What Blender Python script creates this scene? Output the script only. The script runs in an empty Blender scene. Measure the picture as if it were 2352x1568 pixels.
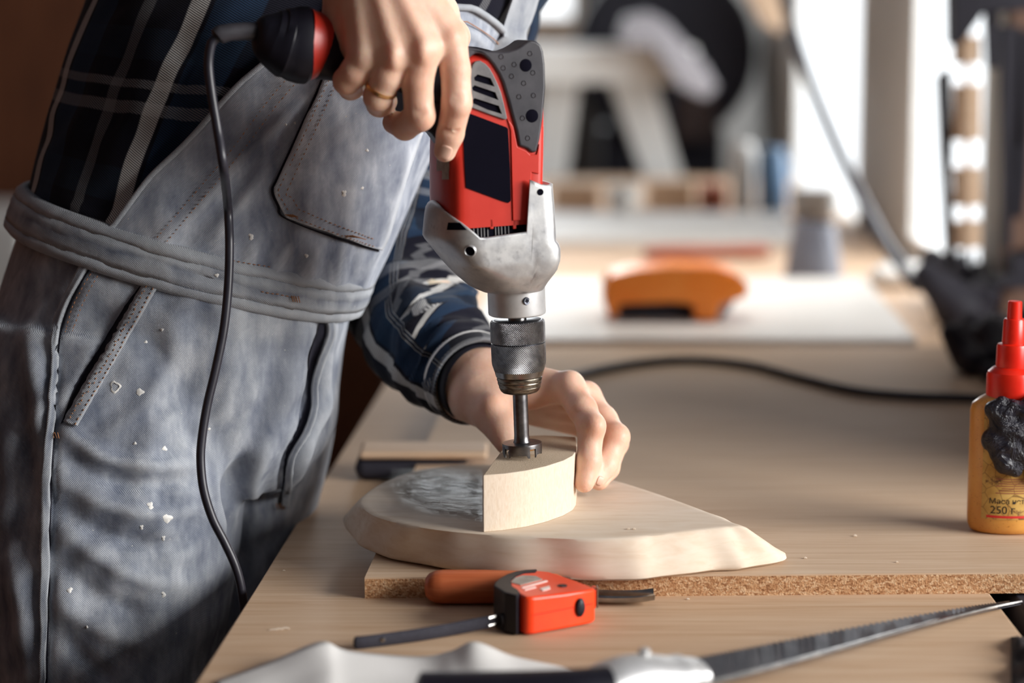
import bpy, bmesh, math, random
import numpy as np
from mathutils import Vector, Matrix
from mathutils.bvhtree import BVHTree
random.seed(7); rng = np.random.default_rng(7)
SC = bpy.context.scene
COL = SC.collection

# ------------------------------------------------------------------ camera
FPX = 5200.0; PITCH = math.radians(9.0); W, H = 2352, 1568
T = 0.84                        # bench top height
DB = 1.733                      # distance of the drill bit
CP, SP = math.cos(PITCH), math.sin(PITCH)
_up = (784 - 1049) / FPX * DB
_dz = -DB * SP + _up * CP        # bit tip below the camera
ZC = T + 0.0915 - _dz            # block top is 91.5 mm above the bench
cam_d = bpy.data.cameras.new('camera'); cam = bpy.data.objects.new('camera', cam_d); COL.objects.link(cam)
cam.location = (0, 0, ZC); cam.rotation_euler = (math.pi / 2 - PITCH, 0, 0)
cam_d.sensor_width = 36.0; cam_d.lens = FPX / W * 36.0
cam_d.clip_start = 0.05; cam_d.clip_end = 60
cam_d.dof.use_dof = True; cam_d.dof.focus_distance = 1.724; cam_d.dof.aperture_fstop = 2.8
SC.camera = cam
SC.view_settings.view_transform = 'Standard'; SC.view_settings.look = 'None'
SC.view_settings.gamma = 1.0; SC.view_settings.use_curve_mapping = False
SC.view_settings.exposure = 0.0

# ------------------------------------------------------------------ light
wd = bpy.data.worlds.new('world'); SC.world = wd; wd.use_nodes = True
bg = wd.node_tree.nodes['Background']; bg.inputs[0].default_value = (0.93, 0.97, 1.0, 1); bg.inputs[1].default_value = 2.1
def area(name, loc, target, sx, sy, power, col):
    d = bpy.data.lights.new(name, 'AREA'); d.shape = 'RECTANGLE'; d.size = sx; d.size_y = sy; d.energy = power; d.color = col
    o = bpy.data.objects.new(name, d); COL.objects.link(o); o.location = loc
    o.rotation_euler = (Vector(target) - Vector(loc)).to_track_quat('-Z', 'Y').to_euler(); return o
area('daylight_side_window', (2.58, 0.6, T + 0.95), (0.0, 0.6, T + 0.95), 2.0, 1.15, 160, (1.0, 0.98, 0.955))
area('daylight_bench_window', (0.86, 4.3, T + 0.6), (-1.0, 4.3, T + 0.3), 2.3, 1.1, 42, (0.95, 0.98, 1.0))
area('daylight_far_window', (-0.2, 7.35, T + 1.0), (-0.2, 4.0, T), 0.8, 1.0, 20, (0.95, 0.98, 1.0))

# ------------------------------------------------------------------ projection helpers (pixel -> place)
def ray(px, py):
    x = (px - W / 2) / FPX; y = (H / 2 - py) / FPX
    return Vector((x, CP + y * SP, -SP + y * CP))      # per unit of depth
CAM = Vector((0, 0, ZC))
def P(px, py, d): return CAM + ray(px, py) * d
def PZ(px, py, z):
    r = ray(px, py); return CAM + r * ((z - ZC) / r.z)
def PY(px, py, Y):
    r = ray(px, py); return CAM + r * (Y / r.y)
def proj(p):
    q = Vector(p) - CAM; d = q.y * CP - q.z * SP; u = q.y * SP + q.z * CP
    return (W / 2 + FPX * q.x / d, H / 2 - FPX * u / d, d)

# ------------------------------------------------------------------ mesh helpers
def link(o, parent=None):
    COL.objects.link(o)
    if parent is not None: o.parent = parent
    return o
def mesh_obj(name, verts, faces, mat, parent=None, smooth=True, sharp=35, uv=None, bevel=0, segs=2, mats=None, fmat=None):
    me = bpy.data.meshes.new(name)
    me.from_pydata([tuple(v) for v in verts], [], [tuple(f) for f in faces]); me.update()
    if uv is not None:
        l = me.uv_layers.new(name='UVMap'); vi = np.empty(len(me.loops), dtype=np.int64); me.loops.foreach_get('vertex_index', vi)
        l.data.foreach_set('uv', np.asarray(uv, dtype=np.float32)[vi].ravel())
    if smooth:
        me.polygons.foreach_set('use_smooth', np.ones(len(me.polygons), dtype=bool))
        if sharp: me.set_sharp_from_angle(angle=math.radians(sharp))
    me.materials.append(mat)
    if mats:
        for m in mats: me.materials.append(m)
        me.polygons.foreach_set('material_index', np.asarray(fmat, dtype=np.int32))
    o = bpy.data.objects.new(name, me); link(o, parent)
    if bevel:
        b = o.modifiers.new('bevel', 'BEVEL'); b.width = bevel; b.segments = segs; b.limit_method = 'ANGLE'; b.angle_limit = math.radians(28)
        b.harden_normals = True
    return o
class MB:
    def __init__(s): s.v = []; s.f = []; s.uv = []
    def add(s, v, f, uv=None):
        n = len(s.v); s.v += [Vector(p) for p in v]; s.f += [tuple(i + n for i in q) for q in f]
        s.uv += list(uv) if uv is not None else [(0, 0)] * len(v); return s
    def box(s, c, size, R=None):
        c = Vector(c); h = Vector(size) / 2
        v = [Vector((x * h.x, y * h.y, z * h.z)) for x in (-1, 1) for y in (-1, 1) for z in (-1, 1)]
        if R is not None: v = [R @ p for p in v]
        return s.add([c + p for p in v], [(0, 1, 3, 2), (4, 6, 7, 5), (0, 4, 5, 1), (2, 3, 7, 6), (0, 2, 6, 4), (1, 5, 7, 3)])
    def rings(s, rings, closed=True, cap0=True, cap1=True, uv=None):
        m = len(rings[0]); v = [p for r in rings for p in r]; f = []
        n = m if closed else m - 1
        for i in range(len(rings) - 1):
            for j in range(n):
                a = i * m + j; b = i * m + (j + 1) % m
                f.append((a, b, b + m, a + m))
        if closed and cap0: f.append(tuple(range(m - 1, -1, -1)))
        if closed and cap1: f.append(tuple(range((len(rings) - 1) * m, len(rings) * m)))
        return s.add(v, f, uv)
    def tube(s, pts, radii, n=10, cap=True, flat=None, up=None):
        pts = [Vector(p) for p in pts]
        if not isinstance(radii, list): radii = [radii] * len(pts)
        rings = []; ref = Vector(up) if up is not None else None; prev = None
        L = 0; uv = []
        for i, p in enumerate(pts):
            t = (pts[min(i + 1, len(pts) - 1)] - pts[max(i - 1, 0)]).normalized()
            if ref is not None: a = (ref - t * ref.dot(t)).normalized()
            elif prev is None:
                q = Vector((0, 0, 1)) if abs(t.z) < 0.9 else Vector((1, 0, 0)); a = (q - t * q.dot(t)).normalized()
            else: a = (prev - t * prev.dot(t)).normalized()
            prev = a; b = t.cross(a); r = radii[i]
            ra, rb = r if hasattr(r, '__len__') else (r, r)
            if i: L += (p - pts[i - 1]).length
            rings.append([p + a * (ra * math.cos(2 * math.pi * k / n)) + b * (rb * math.sin(2 * math.pi * k / n)) for k in range(n)])
            uv += [(2 * math.pi * k / n * (ra + rb) / 2, L) for k in range(n)]
        return s.rings(rings, True, cap, cap, uv)
    def lathe(s, prof, n=32, O=(0, 0, 0), R=None, cap=True):
        O = Vector(O); rings = []
        for r, z in prof:
            q = [Vector((r * math.cos(2 * math.pi * k / n), r * math.sin(2 * math.pi * k / n), z)) for k in range(n)]
            rings.append([O + (R @ p if R is not None else p) for p in q])
        return s.rings(rings, True, cap, cap)
    def prism(s, poly, d):      # poly: list of 3D points (planar); d: extrusion vector
        poly = [Vector(p) for p in poly]; d = Vector(d); n = len(poly)
        nrm = Vector((0, 0, 0))
        for i in range(n): nrm += (poly[i] - poly[0]).cross(poly[(i + 1) % n] - poly[0])
        if nrm.dot(d) > 0: poly = poly[::-1]
        v = poly + [p + d for p in poly]
        f = [tuple(range(n)), tuple(range(2 * n - 1, n - 1, -1))] + [(i, i + n, (i + 1) % n + n, (i + 1) % n) for i in range(n)]
        return s.add(v, f)
    def build(s, name, mat, parent=None, **k):
        if any(u != (0, 0) for u in s.uv) and 'uv' not in k: k['uv'] = s.uv
        return mesh_obj(name, s.v, s.f, mat, parent, **k)
def tag(o, label=None, cat=None, group=None, kind=None):
    if label: o['label'] = label
    if cat: o['category'] = cat
    if group: o['group'] = group
    if kind: o['kind'] = kind
    return o
def thing(name, label, cat, loc=(0, 0, 0), group=None):
    o = bpy.data.objects.new(name, None); o.empty_display_size = 0.05; COL.objects.link(o); o.location = loc
    bpy.context.view_layer.update()
    return tag(o, label, cat, group)
def adopt(root, *objs):           # parent while keeping world placement
    for o in objs:
        o.parent = root; o.matrix_parent_inverse = Matrix.Translation(root.location).inverted()
def crom(pts, n, closed=False):
    pts = [Vector(p) for p in pts]; m = len(pts); out = []
    segs = m if closed else m - 1
    for k in range(n):
        t = k / n * segs if closed else k / (n - 1) * segs
        i = min(int(t), segs - 1); f = t - i
        g = lambda j: pts[j % m] if closed else pts[max(0, min(m - 1, j))]
        a, b, c, d = g(i - 1), g(i), g(i + 1), g(i + 2)
        out.append(0.5 * ((2 * b) + (c - a) * f + (2 * a - 5 * b + 4 * c - d) * f * f + (3 * b - a - 3 * c + d) * f ** 3))
    return out
def v2(pts): return [Vector((p[0], p[1], 0)) for p in pts]
def bvh_of(o):
    dg = bpy.context.evaluated_depsgraph_get(); e = o.evaluated_get(dg); me = e.to_mesh()
    mw = o.matrix_world; b = BVHTree.FromPolygons([mw @ v.co for v in me.vertices], [tuple(p.vertices) for p in me.polygons]); e.to_mesh_clear(); return b
def cast(bv, px, py, off=0.0, fallback=1.85):
    r = ray(px, py); d = r.normalized(); loc, nor, i, dist = bv.ray_cast(CAM, d)
    if loc is None:
        q = P(px, py, fallback); loc, nor, i, dist = bv.find_nearest(q)
        if loc is None: return q, -d
        if nor.dot(q - loc) < 0: nor = -nor
        return loc + nor * off, nor
    if nor.dot(d) > 0: nor = -nor
    return loc + nor * off, nor

# ------------------------------------------------------------------ SDF mesher for organic shapes
def sdf_mesh(prims, vox, pad=0.012):
    """prims: (kind, data..., k).  'c': capsule a,b,ra,rb,k ; 'e': ellipsoid c,(rx,ry,rz),R,k ; '-c': carve"""
    lo = np.array([1e9] * 3); hi = -lo
    for p in prims:
        if p[0] == 'c':
            for q, r in ((p[1], p[3]), (p[2], p[4])):
                lo = np.minimum(lo, np.array(q) - r); hi = np.maximum(hi, np.array(q) + r)
        elif p[0] == 'e':
            r = max(p[2]); lo = np.minimum(lo, np.array(p[1]) - r); hi = np.maximum(hi, np.array(p[1]) + r)
    lo -= pad; hi += pad; n = np.ceil((hi - lo) / vox).astype(int) + 1
    F = np.full(n, 0.05, dtype=np.float32)
    ax = [(lo[i] + np.arange(n[i]) * vox).astype(np.float32) for i in range(3)]
    for p in prims:
        k = p[-1]; m = k + 3 * vox
        if p[0] in ('c', '-c'):
            a, b = np.array(p[1], dtype=np.float32), np.array(p[2], dtype=np.float32); ra, rb = p[3], p[4]
            bl = np.minimum(a - ra, b - rb) - m; bh = np.maximum(a + ra, b + rb) + m
        else:
            c = np.array(p[1], dtype=np.float32); r = max(p[2]); bl = c - r - m; bh = c + r + m
        i0 = np.clip(np.floor((bl - lo) / vox).astype(int), 0, n - 1); i1 = np.clip(np.ceil((bh - lo) / vox).astype(int) + 1, 1, n)
        if np.any(i1 <= i0): continue
        sl = tuple(slice(i0[i], i1[i]) for i in range(3))
        X, Y, Z = np.meshgrid(ax[0][sl[0]], ax[1][sl[1]], ax[2][sl[2]], indexing='ij')
        if p[0] in ('c', '-c'):
            ba = b - a; L2 = float(ba @ ba) + 1e-12
            t = np.clip(((X - a[0]) * ba[0] + (Y - a[1]) * ba[1] + (Z - a[2]) * ba[2]) / L2, 0, 1)
            d = np.sqrt((X - a[0] - t * ba[0]) ** 2 + (Y - a[1] - t * ba[1]) ** 2 + (Z - a[2] - t * ba[2]) ** 2) - (ra + (rb - ra) * t)
        else:
            R = np.array(p[3]); q = [(X - c[0]) * R[0][i] + (Y - c[1]) * R[1][i] + (Z - c[2]) * R[2][i] for i in range(3)]
            rr = p[2]; k0 = np.sqrt((q[0] / rr[0]) ** 2 + (q[1] / rr[1]) ** 2 + (q[2] / rr[2]) ** 2)
            k1 = np.sqrt((q[0] / rr[0] ** 2) ** 2 + (q[1] / rr[1] ** 2) ** 2 + (q[2] / rr[2] ** 2) ** 2) + 1e-9
            d = k0 * (k0 - 1) / k1
        f = F[sl]
        if p[0] == '-c':
            h = np.clip(0.5 - 0.5 * (f + d) / k, 0, 1); F[sl] = f * (1 - h) + (-d) * h + k * h * (1 - h)
        else:
            h = np.clip(0.5 + 0.5 * (f - d) / k, 0, 1); F[sl] = f * (1 - h) + d * h - k * h * (1 - h)
    # surface nets
    ins = F < 0
    c = [slice(0, -1), slice(1, None)]
    cnt = np.zeros(np.array(n) - 1, dtype=np.int8)
    for i in (0, 1):
        for j in (0, 1):
            for kk in (0, 1): cnt += ins[c[i], c[j], c[kk]]
    act = (cnt > 0) & (cnt < 8); idx = np.full(act.shape, -1, dtype=np.int64); cells = np.argwhere(act); idx[act] = np.arange(len(cells))
    acc = np.zeros((len(cells), 3)); num = np.zeros(len(cells))
    corners = [(i, j, kk) for i in (0, 1) for j in (0, 1) for kk in (0, 1)]
    val = {cc: F[cells[:, 0] + cc[0], cells[:, 1] + cc[1], cells[:, 2] + cc[2]] for cc in corners}
    for a in corners:
        for d in range(3):
            if a[d] == 0:
                b = list(a); b[d] = 1; b = tuple(b); A, B = val[a], val[b]; cr = (A < 0) != (B < 0)
                t = np.where(cr, A / np.where(cr, A - B, 1), 0)
                pt = np.tile(np.array(a, dtype=float), (len(cells), 1)); pt[:, d] = t
                acc[cr] += pt[cr]; num[cr] += 1
    V = lo + (cells + acc / num[:, None]) * vox
    faces = []
    for d in range(3):
        s0 = [slice(None)] * 3; s1 = [slice(None)] * 3; s0[d] = slice(0, -1); s1[d] = slice(1, None)
        A = ins[tuple(s0)]; B = ins[tuple(s1)]; e = np.argwhere(A != B); o1, o2 = [(1, 2), (2, 0), (0, 1)][d]
        ok = (e[:, o1] > 0) & (e[:, o2] > 0) & (e[:, o1] < n[o1] - 1) & (e[:, o2] < n[o2] - 1); e = e[ok]
        def at(q1, q2):
            g = e.copy(); g[:, o1] -= q1; g[:, o2] -= q2; return idx[g[:, 0], g[:, 1], g[:, 2]]
        q = np.stack([at(1, 1), at(0, 1), at(0, 0), at(1, 0)], 1); fl = ~A[e[:, 0], e[:, 1], e[:, 2]]; q[fl] = q[fl][:, ::-1]; faces.append(q)
    return V, np.concatenate(faces)
# ------------------------------------------------------------------ materials
def srgb(r, g, b):
    f = lambda c: (c / 255 / 12.92) if c / 255 <= 0.04045 else ((c / 255 + 0.055) / 1.055) ** 2.4
    return (f(r), f(g), f(b), 1)
class NT:
    def __init__(s, name):
        s.m = bpy.data.materials.new(name); s.m.use_nodes = True; s.t = s.m.node_tree; s.b = s.t.nodes['Principled BSDF']
    def n(s, typ, **k):
        x = s.t.nodes.new(typ)
        for a, v in k.items(): setattr(x, a, v)
        return x
    def l(s, a, b): s.t.links.new(a, b)
    def coords(s, kind='Object', scale=(1, 1, 1), rot=(0, 0, 0)):
        tc = s.n('ShaderNodeTexCoord'); mp = s.n('ShaderNodeMapping'); mp.inputs['Scale'].default_value = scale; mp.inputs['Rotation'].default_value = rot
        s.l(tc.outputs[kind], mp.inputs['Vector']); return mp.outputs['Vector']
    def noise(s, vec, scale, detail=4, rough=0.55, dist=0):
        x = s.n('ShaderNodeTexNoise'); x.inputs['Scale'].default_value = scale; x.inputs['Detail'].default_value = detail
        x.inputs['Roughness'].default_value = rough; x.inputs['Distortion'].default_value = dist; s.l(vec, x.inputs['Vector']); return x.outputs['Fac']
    def ramp(s, fac, stops):
        x = s.n('ShaderNodeValToRGB'); e = x.color_ramp.elements
        while len(e) < len(stops): e.new(0.5)
        for q, (p, c) in zip(e, stops): q.position = p; q.color = c
        s.l(fac, x.inputs['Fac']); return x.outputs['Color']
    def math(s, op, a, b=None, c=None, clamp=False):
        x = s.n('ShaderNodeMath', operation=op, use_clamp=clamp)
        for i, q in enumerate((a, b, c)):
            if q is None: continue
            if isinstance(q, (int, float)): x.inputs[i].default_value = q
            else: s.l(q, x.inputs[i])
        return x.outputs[0]
    def mix(s, fac, a, b, blend='MIX'):
        x = s.n('ShaderNodeMix', data_type='RGBA', blend_type=blend)
        for i, q in ((0, fac), (6, a), (7, b)):
            if isinstance(q, (int, float)): x.inputs[i].default_value = q
            elif isinstance(q, tuple): x.inputs[i].default_value = q
            else: s.l(q, x.inputs[i])
        return x.outputs[2]
    def bump(s, h, strength=0.3, dist=0.001):
        x = s.n('ShaderNodeBump'); x.inputs['Strength'].default_value = strength; x.inputs['Distance'].default_value = dist
        s.l(h, x.inputs['Height']); s.l(x.outputs[0], s.b.inputs['Normal'])
    def set(s, **k):
        names = dict(rough='Roughness', metal='Metallic', spec='Specular IOR Level', coat='Coat Weight', coatr='Coat Roughness', trans='Transmission Weight', ior='IOR',
                     sss='Subsurface Weight', sssr='Subsurface Radius', ssss='Subsurface Scale', sheen='Sheen Weight', alpha='Alpha', em='Emission Strength', emc='Emission Color')
        for a, v in k.items():
            i = s.b.inputs[names[a]]
            if isinstance(v, (int, float, tuple)): i.default_value = v
            else: s.l(v, i)
        return s
    def col(s, c):
        if isinstance(c, tuple): s.b.inputs['Base Color'].default_value = c
        else: s.l(c, s.b.inputs['Base Color'])
        return s
def simple(name, c1, c2=None, scale=40, stretch=(1, 1, 1), rough=0.5, metal=0.0, bump=0.0, bscale=200, kind='Object', lo=0.35, hi=0.65, **k):
    t = NT(name); v = t.coords(kind, stretch)
    t.col(t.ramp(t.noise(v, scale, 5), [(lo, c1), (hi, c2 or c1)])); t.set(rough=rough, metal=metal, **k)
    if bump: t.bump(t.noise(v, bscale, 4), bump, 0.001)
    return t.m
M = {}
def wood(name, base, dark, light, gx=(2.5, 60, 60), rough=0.5, coat=0.0, scale=1.0, bump=0.08, spec=0.3):
    t = NT(name); v = t.coords('Object', gx)
    a = t.noise(v, 3.0 * scale, 6, 0.6, 0.6); big = t.noise(t.coords('Object', (2, 6, 6)), 2.2, 3)
    c = t.ramp(a, [(0.28, dark), (0.5, base), (0.72, light)])
    c = t.mix(t.math('MULTIPLY', big, 0.35), c, t.mix(0.5, base, dark)); t.col(c); t.set(rough=rough, coat=coat, coatr=0.35, spec=spec)
    t.bump(a, bump, 0.0008); M[name] = t.m
wood('bench_ply', srgb(203, 172, 142), srgb(184, 148, 114), srgb(214, 188, 160), rough=0.58, spec=0.18)
wood('panel_laminate', srgb(204, 176, 148), srgb(188, 156, 126), srgb(214, 190, 164), rough=0.62, spec=0.12)
wood('slab_wood', srgb(220, 204, 185), srgb(210, 189, 166), srgb(226, 212, 196), gx=(5, 22, 40), rough=0.75, scale=1.3, spec=0.12)
wood('block_wood', srgb(219, 203, 183), srgb(210, 189, 165), srgb(226, 212, 195), gx=(160, 160, 40), rough=0.8, scale=1.5, bump=0.25)
wood('block_endgrain', srgb(205, 184, 158), srgb(184, 158, 130), srgb(218, 200, 178), gx=(160, 160, 160), rough=0.85, scale=2.0, bump=0.5)
wood('chisel_handle', srgb(196, 104, 62), srgb(168, 80, 44), srgb(208, 122, 80), gx=(4, 90, 90), rough=0.42, coat=0.2)
wood('pale_timber', srgb(206, 176, 148), srgb(180, 146, 116), srgb(220, 196, 170), rough=0.6)
wood('brown_panel', srgb(104, 62, 40), srgb(80, 46, 30), srgb(122, 74, 48), gx=(10, 10, 1.5), rough=0.6)
wood('tool_board_wood', srgb(120, 92, 78), srgb(100, 76, 64), srgb(132, 104, 90), rough=0.7)
wood('floor_wood', srgb(58, 50, 48), srgb(46, 40, 38), srgb(68, 58, 55), gx=(20, 2, 2), rough=0.6)
# particle board edge
t = NT('particle_core'); v = t.coords('Object', (1, 1, 1.6))
vo = t.n('ShaderNodeTexVoronoi', feature='F1'); vo.inputs['Scale'].default_value = 480; vo.inputs['Randomness'].default_value = 1; t.l(v, vo.inputs['Vector'])
sp = t.n('ShaderNodeSeparateColor'); t.l(vo.outputs['Color'], sp.inputs[0])
c = t.ramp(sp.outputs[0], [(0.0, srgb(128, 84, 50)), (0.25, srgb(176, 130, 90)), (0.6, srgb(198, 156, 114)), (1.0, srgb(220, 190, 154))])
c = t.mix(t.math('MULTIPLY', t.noise(t.coords('Object'), 90, 3), 0.5), c, srgb(176, 124, 82)); t.col(c); t.set(rough=0.9)
t.bump(t.noise(t.coords('Object'), 700, 3), 0.6, 0.0015); M['particle_core'] = t.m
M['steel_cast'] = simple('steel_cast', srgb(196, 196, 196), srgb(214, 214, 214), 60, rough=0.42, metal=0.55, bump=0.05, bscale=90, lo=0.3, hi=0.6)
t = NT('cast_alloy'); v = t.coords('Object'); n1 = t.noise(v, 55, 6, 0.65); n2 = t.noise(v, 160, 5)
t.col(t.mix(t.ramp(n2, [(0.58, (0, 0, 0, 1)), (0.80, (.6, .6, .6, 1))]), t.ramp(n1, [(0.3, srgb(176, 177, 181)), (0.62, srgb(208, 208, 207))]), srgb(140, 140, 142)))
t.set(rough=t.math('MULTIPLY_ADD', n1, 0.3, 0.28), metal=0.7); t.bump(n1, 0.06, 0.002); M['alloy'] = t.m
# knurled steel
t = NT('knurled_steel'); v = t.coords('UV'); s_ = t.n('ShaderNodeSeparateXYZ'); t.l(v, s_.inputs[0])
w1 = t.math('SINE', t.math('MULTIPLY', t.math('ADD', s_.outputs[0], s_.outputs[1]), 4200.0)); w2 = t.math('SINE', t.math('MULTIPLY', t.math('SUBTRACT', s_.outputs[0], s_.outputs[1]), 4200.0))
kn = t.math('MULTIPLY', t.math('ADD', w1, w2), 0.25)
t.col(t.ramp(t.noise(t.coords('Object'), 120, 4), [(0.35, srgb(116, 116, 120)), (0.65, srgb(160, 160, 162))])); t.set(rough=0.3, metal=1.0); t.bump(kn, 0.9, 0.0012); M['knurl'] = t.m
t = NT('hatched_steel'); v = t.coords('UV'); s_ = t.n('ShaderNodeSeparateXYZ'); t.l(v, s_.inputs[0])
w1 = t.math('SINE', t.math('MULTIPLY', t.math('ADD', s_.outputs[0], s_.outputs[1]), 3900.0))
t.col(t.ramp(t.noise(t.coords('Object'), 120, 4), [(0.35, srgb(126, 126, 130)), (0.65, srgb(172, 172, 174))])); t.set(rough=0.36, metal=1.0); t.bump(w1, 0.8, 0.0010); M['hatch'] = t.m
M['steel'] = simple('turned_steel', srgb(140, 138, 138), srgb(176, 172, 168), 90, rough=0.24, metal=1.0, bump=0.03)
M['steel_worn'] = simple('worn_steel', srgb(96, 88, 78), srgb(150, 142, 130), 260, (1, 1, 4), rough=0.34, metal=1.0, bump=0.1)
M['bit_steel'] = simple('bit_steel', srgb(104, 102, 104), srgb(138, 136, 136), 120, rough=0.33, metal=1.0)
M['steel_dark'] = simple('blued_steel', srgb(70, 72, 80), srgb(96, 98, 106), 120, rough=0.34, metal=0.9)
M['blade'] = simple('saw_blade_steel', srgb(92, 92, 100), srgb(118, 118, 124), 40, rough=0.36, metal=0.85)
M['red'] = simple('red_plastic', srgb(190, 42, 28), srgb(200, 52, 38), 30, rough=0.36, bump=0.02, bscale=500)
M['orange_red'] = simple('tape_case_plastic', srgb(238, 62, 20), srgb(244, 72, 26), 30, rough=0.3)
M['cap_red'] = simple('cap_plastic', srgb(228, 34, 16), srgb(238, 46, 24), 60, rough=0.32)
M['black'] = simple('black_plastic', srgb(17, 16, 26), srgb(22, 21, 32), 60, rough=0.45, spec=0.35)
M['label_black'] = simple('black_label', srgb(14, 13, 23), srgb(15, 14, 24), 60, rough=0.85, spec=0.03)
M['rubber'] = simple('grip_rubber', srgb(46, 45, 51), srgb(66, 64, 69), 45, rough=0.4, bump=0.05, bscale=400)
M['grey_plastic'] = simple('vent_plastic', srgb(92, 90, 92), srgb(118, 116, 116), 90, rough=0.45)
M['cord'] = simple('cord_rubber', srgb(34, 33, 42), srgb(44, 43, 52), 80, rough=0.4)
M['strap'] = simple('woven_strap', srgb(30, 29, 40), srgb(46, 44, 56), 160, (1, 6, 6), rough=0.75, bump=0.4, bscale=900)
M['gold'] = simple('gold', srgb(240, 190, 130), srgb(246, 204, 148), 50, rough=0.32, metal=1.0)
M['paper'] = simple('white_paper', srgb(226, 224, 220), srgb(233, 231, 228), 12, rough=0.85)
M['sticker'] = simple('worn_sticker', srgb(150, 138, 128), srgb(176, 166, 156), 140, rough=0.7)
M['print'] = simple('pale_print', srgb(236, 214, 206), srgb(240, 224, 216), 60, rough=0.5)
M['black_print'] = simple('black_print', srgb(28, 22, 20), srgb(36, 28, 24), 60, rough=0.6)
M['red_print'] = simple('red_print', srgb(206, 36, 34), srgb(212, 44, 40), 60, rough=0.6)
# skin
t = NT('skin'); v = t.coords('Object'); n1 = t.noise(v, 38, 5); n2 = t.noise(v, 420, 3)
t.col(t.ramp(n1, [(0.3, srgb(218, 170, 145)), (0.68, srgb(232, 196, 174))])); t.set(rough=0.46, sss=0.55, sssr=(1.0, 0.28, 0.12), ssss=0.009, spec=0.35)
t.bump(t.math('ADD', t.math('MULTIPLY', n2, 0.5), t.noise(v, 130, 4)), 0.28, 0.0012); M['skin'] = t.m
M['nail'] = simple('nail', srgb(226, 178, 158), srgb(232, 188, 168), 60, rough=0.42, spec=0.3, sss=0.2, ssss=0.004)
# denim: faded grey twill with diagonal weave, whitish scuffs and specks
def denim(name, tint=1.0, uv=False, sgn=1.05):
    t = NT(name); v = t.coords('UV' if uv else 'Object'); s_ = t.n('ShaderNodeSeparateXYZ'); t.l(v, s_.inputs[0]); ob = t.coords('Object')
    o1, o2 = (0, 1) if uv else (0, 2)
    tw = t.math('SINE', t.math('MULTIPLY', t.math('ADD', t.math('SUBTRACT', s_.outputs[o1], t.math('MULTIPLY', s_.outputs[o2], sgn)), t.math('MULTIPLY', t.noise(ob, 130, 3), 0.0018)), 4300.0))
    big = t.noise(ob, 16, 5, 0.6, 0.4); mid = t.noise(t.coords('Object', (1, 1, 0.35)), 75, 4); spk = t.noise(ob, 260, 2)
    k = lambda r, g, b: srgb(r * tint, g * tint, b * tint)
    c = t.ramp(t.math('MULTIPLY_ADD', mid, 0.5, t.math('MULTIPLY', big, 0.5)), [(0.36, k(108, 115, 130)), (0.5, k(150, 156, 167)), (0.64, k(192, 196, 202))])
    c = t.mix(t.math('MULTIPLY_ADD', tw, 0.15, 0.19), c, k(74, 80, 96))
    ge = t.n('ShaderNodeNewGeometry'); c = t.mix(t.ramp(ge.outputs['Pointiness'], [(0.505, (0, 0, 0, 1)), (0.56, (.55, .55, .55, 1))]), c, k(200, 204, 208))
    c = t.mix(t.ramp(spk, [(0.755, (0, 0, 0, 1)), (0.775, (1, 1, 1, 1))]), c, srgb(214, 212, 206))
    t.col(c); t.set(rough=0.92, spec=0.2, sheen=0.12); t.bump(t.math('MULTIPLY_ADD', tw, 0.2, t.math('MULTIPLY', mid, 0.9)), 0.5, 0.0012); M[name] = t.m
denim('denim', 1.07, sgn=-1.05); denim('denim_bib', 1.16); denim('denim_hem', 0.98, sgn=-1.05)
M['gap_shade'] = simple('pocket_shade', srgb(26, 25, 38), srgb(34, 33, 46), 90, rough=0.95)  # dark navy that paints shade into pocket openings and gaps
M['thread'] = simple('orange_thread', srgb(160, 108, 70), srgb(174, 122, 84), 300, rough=0.8)
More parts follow.
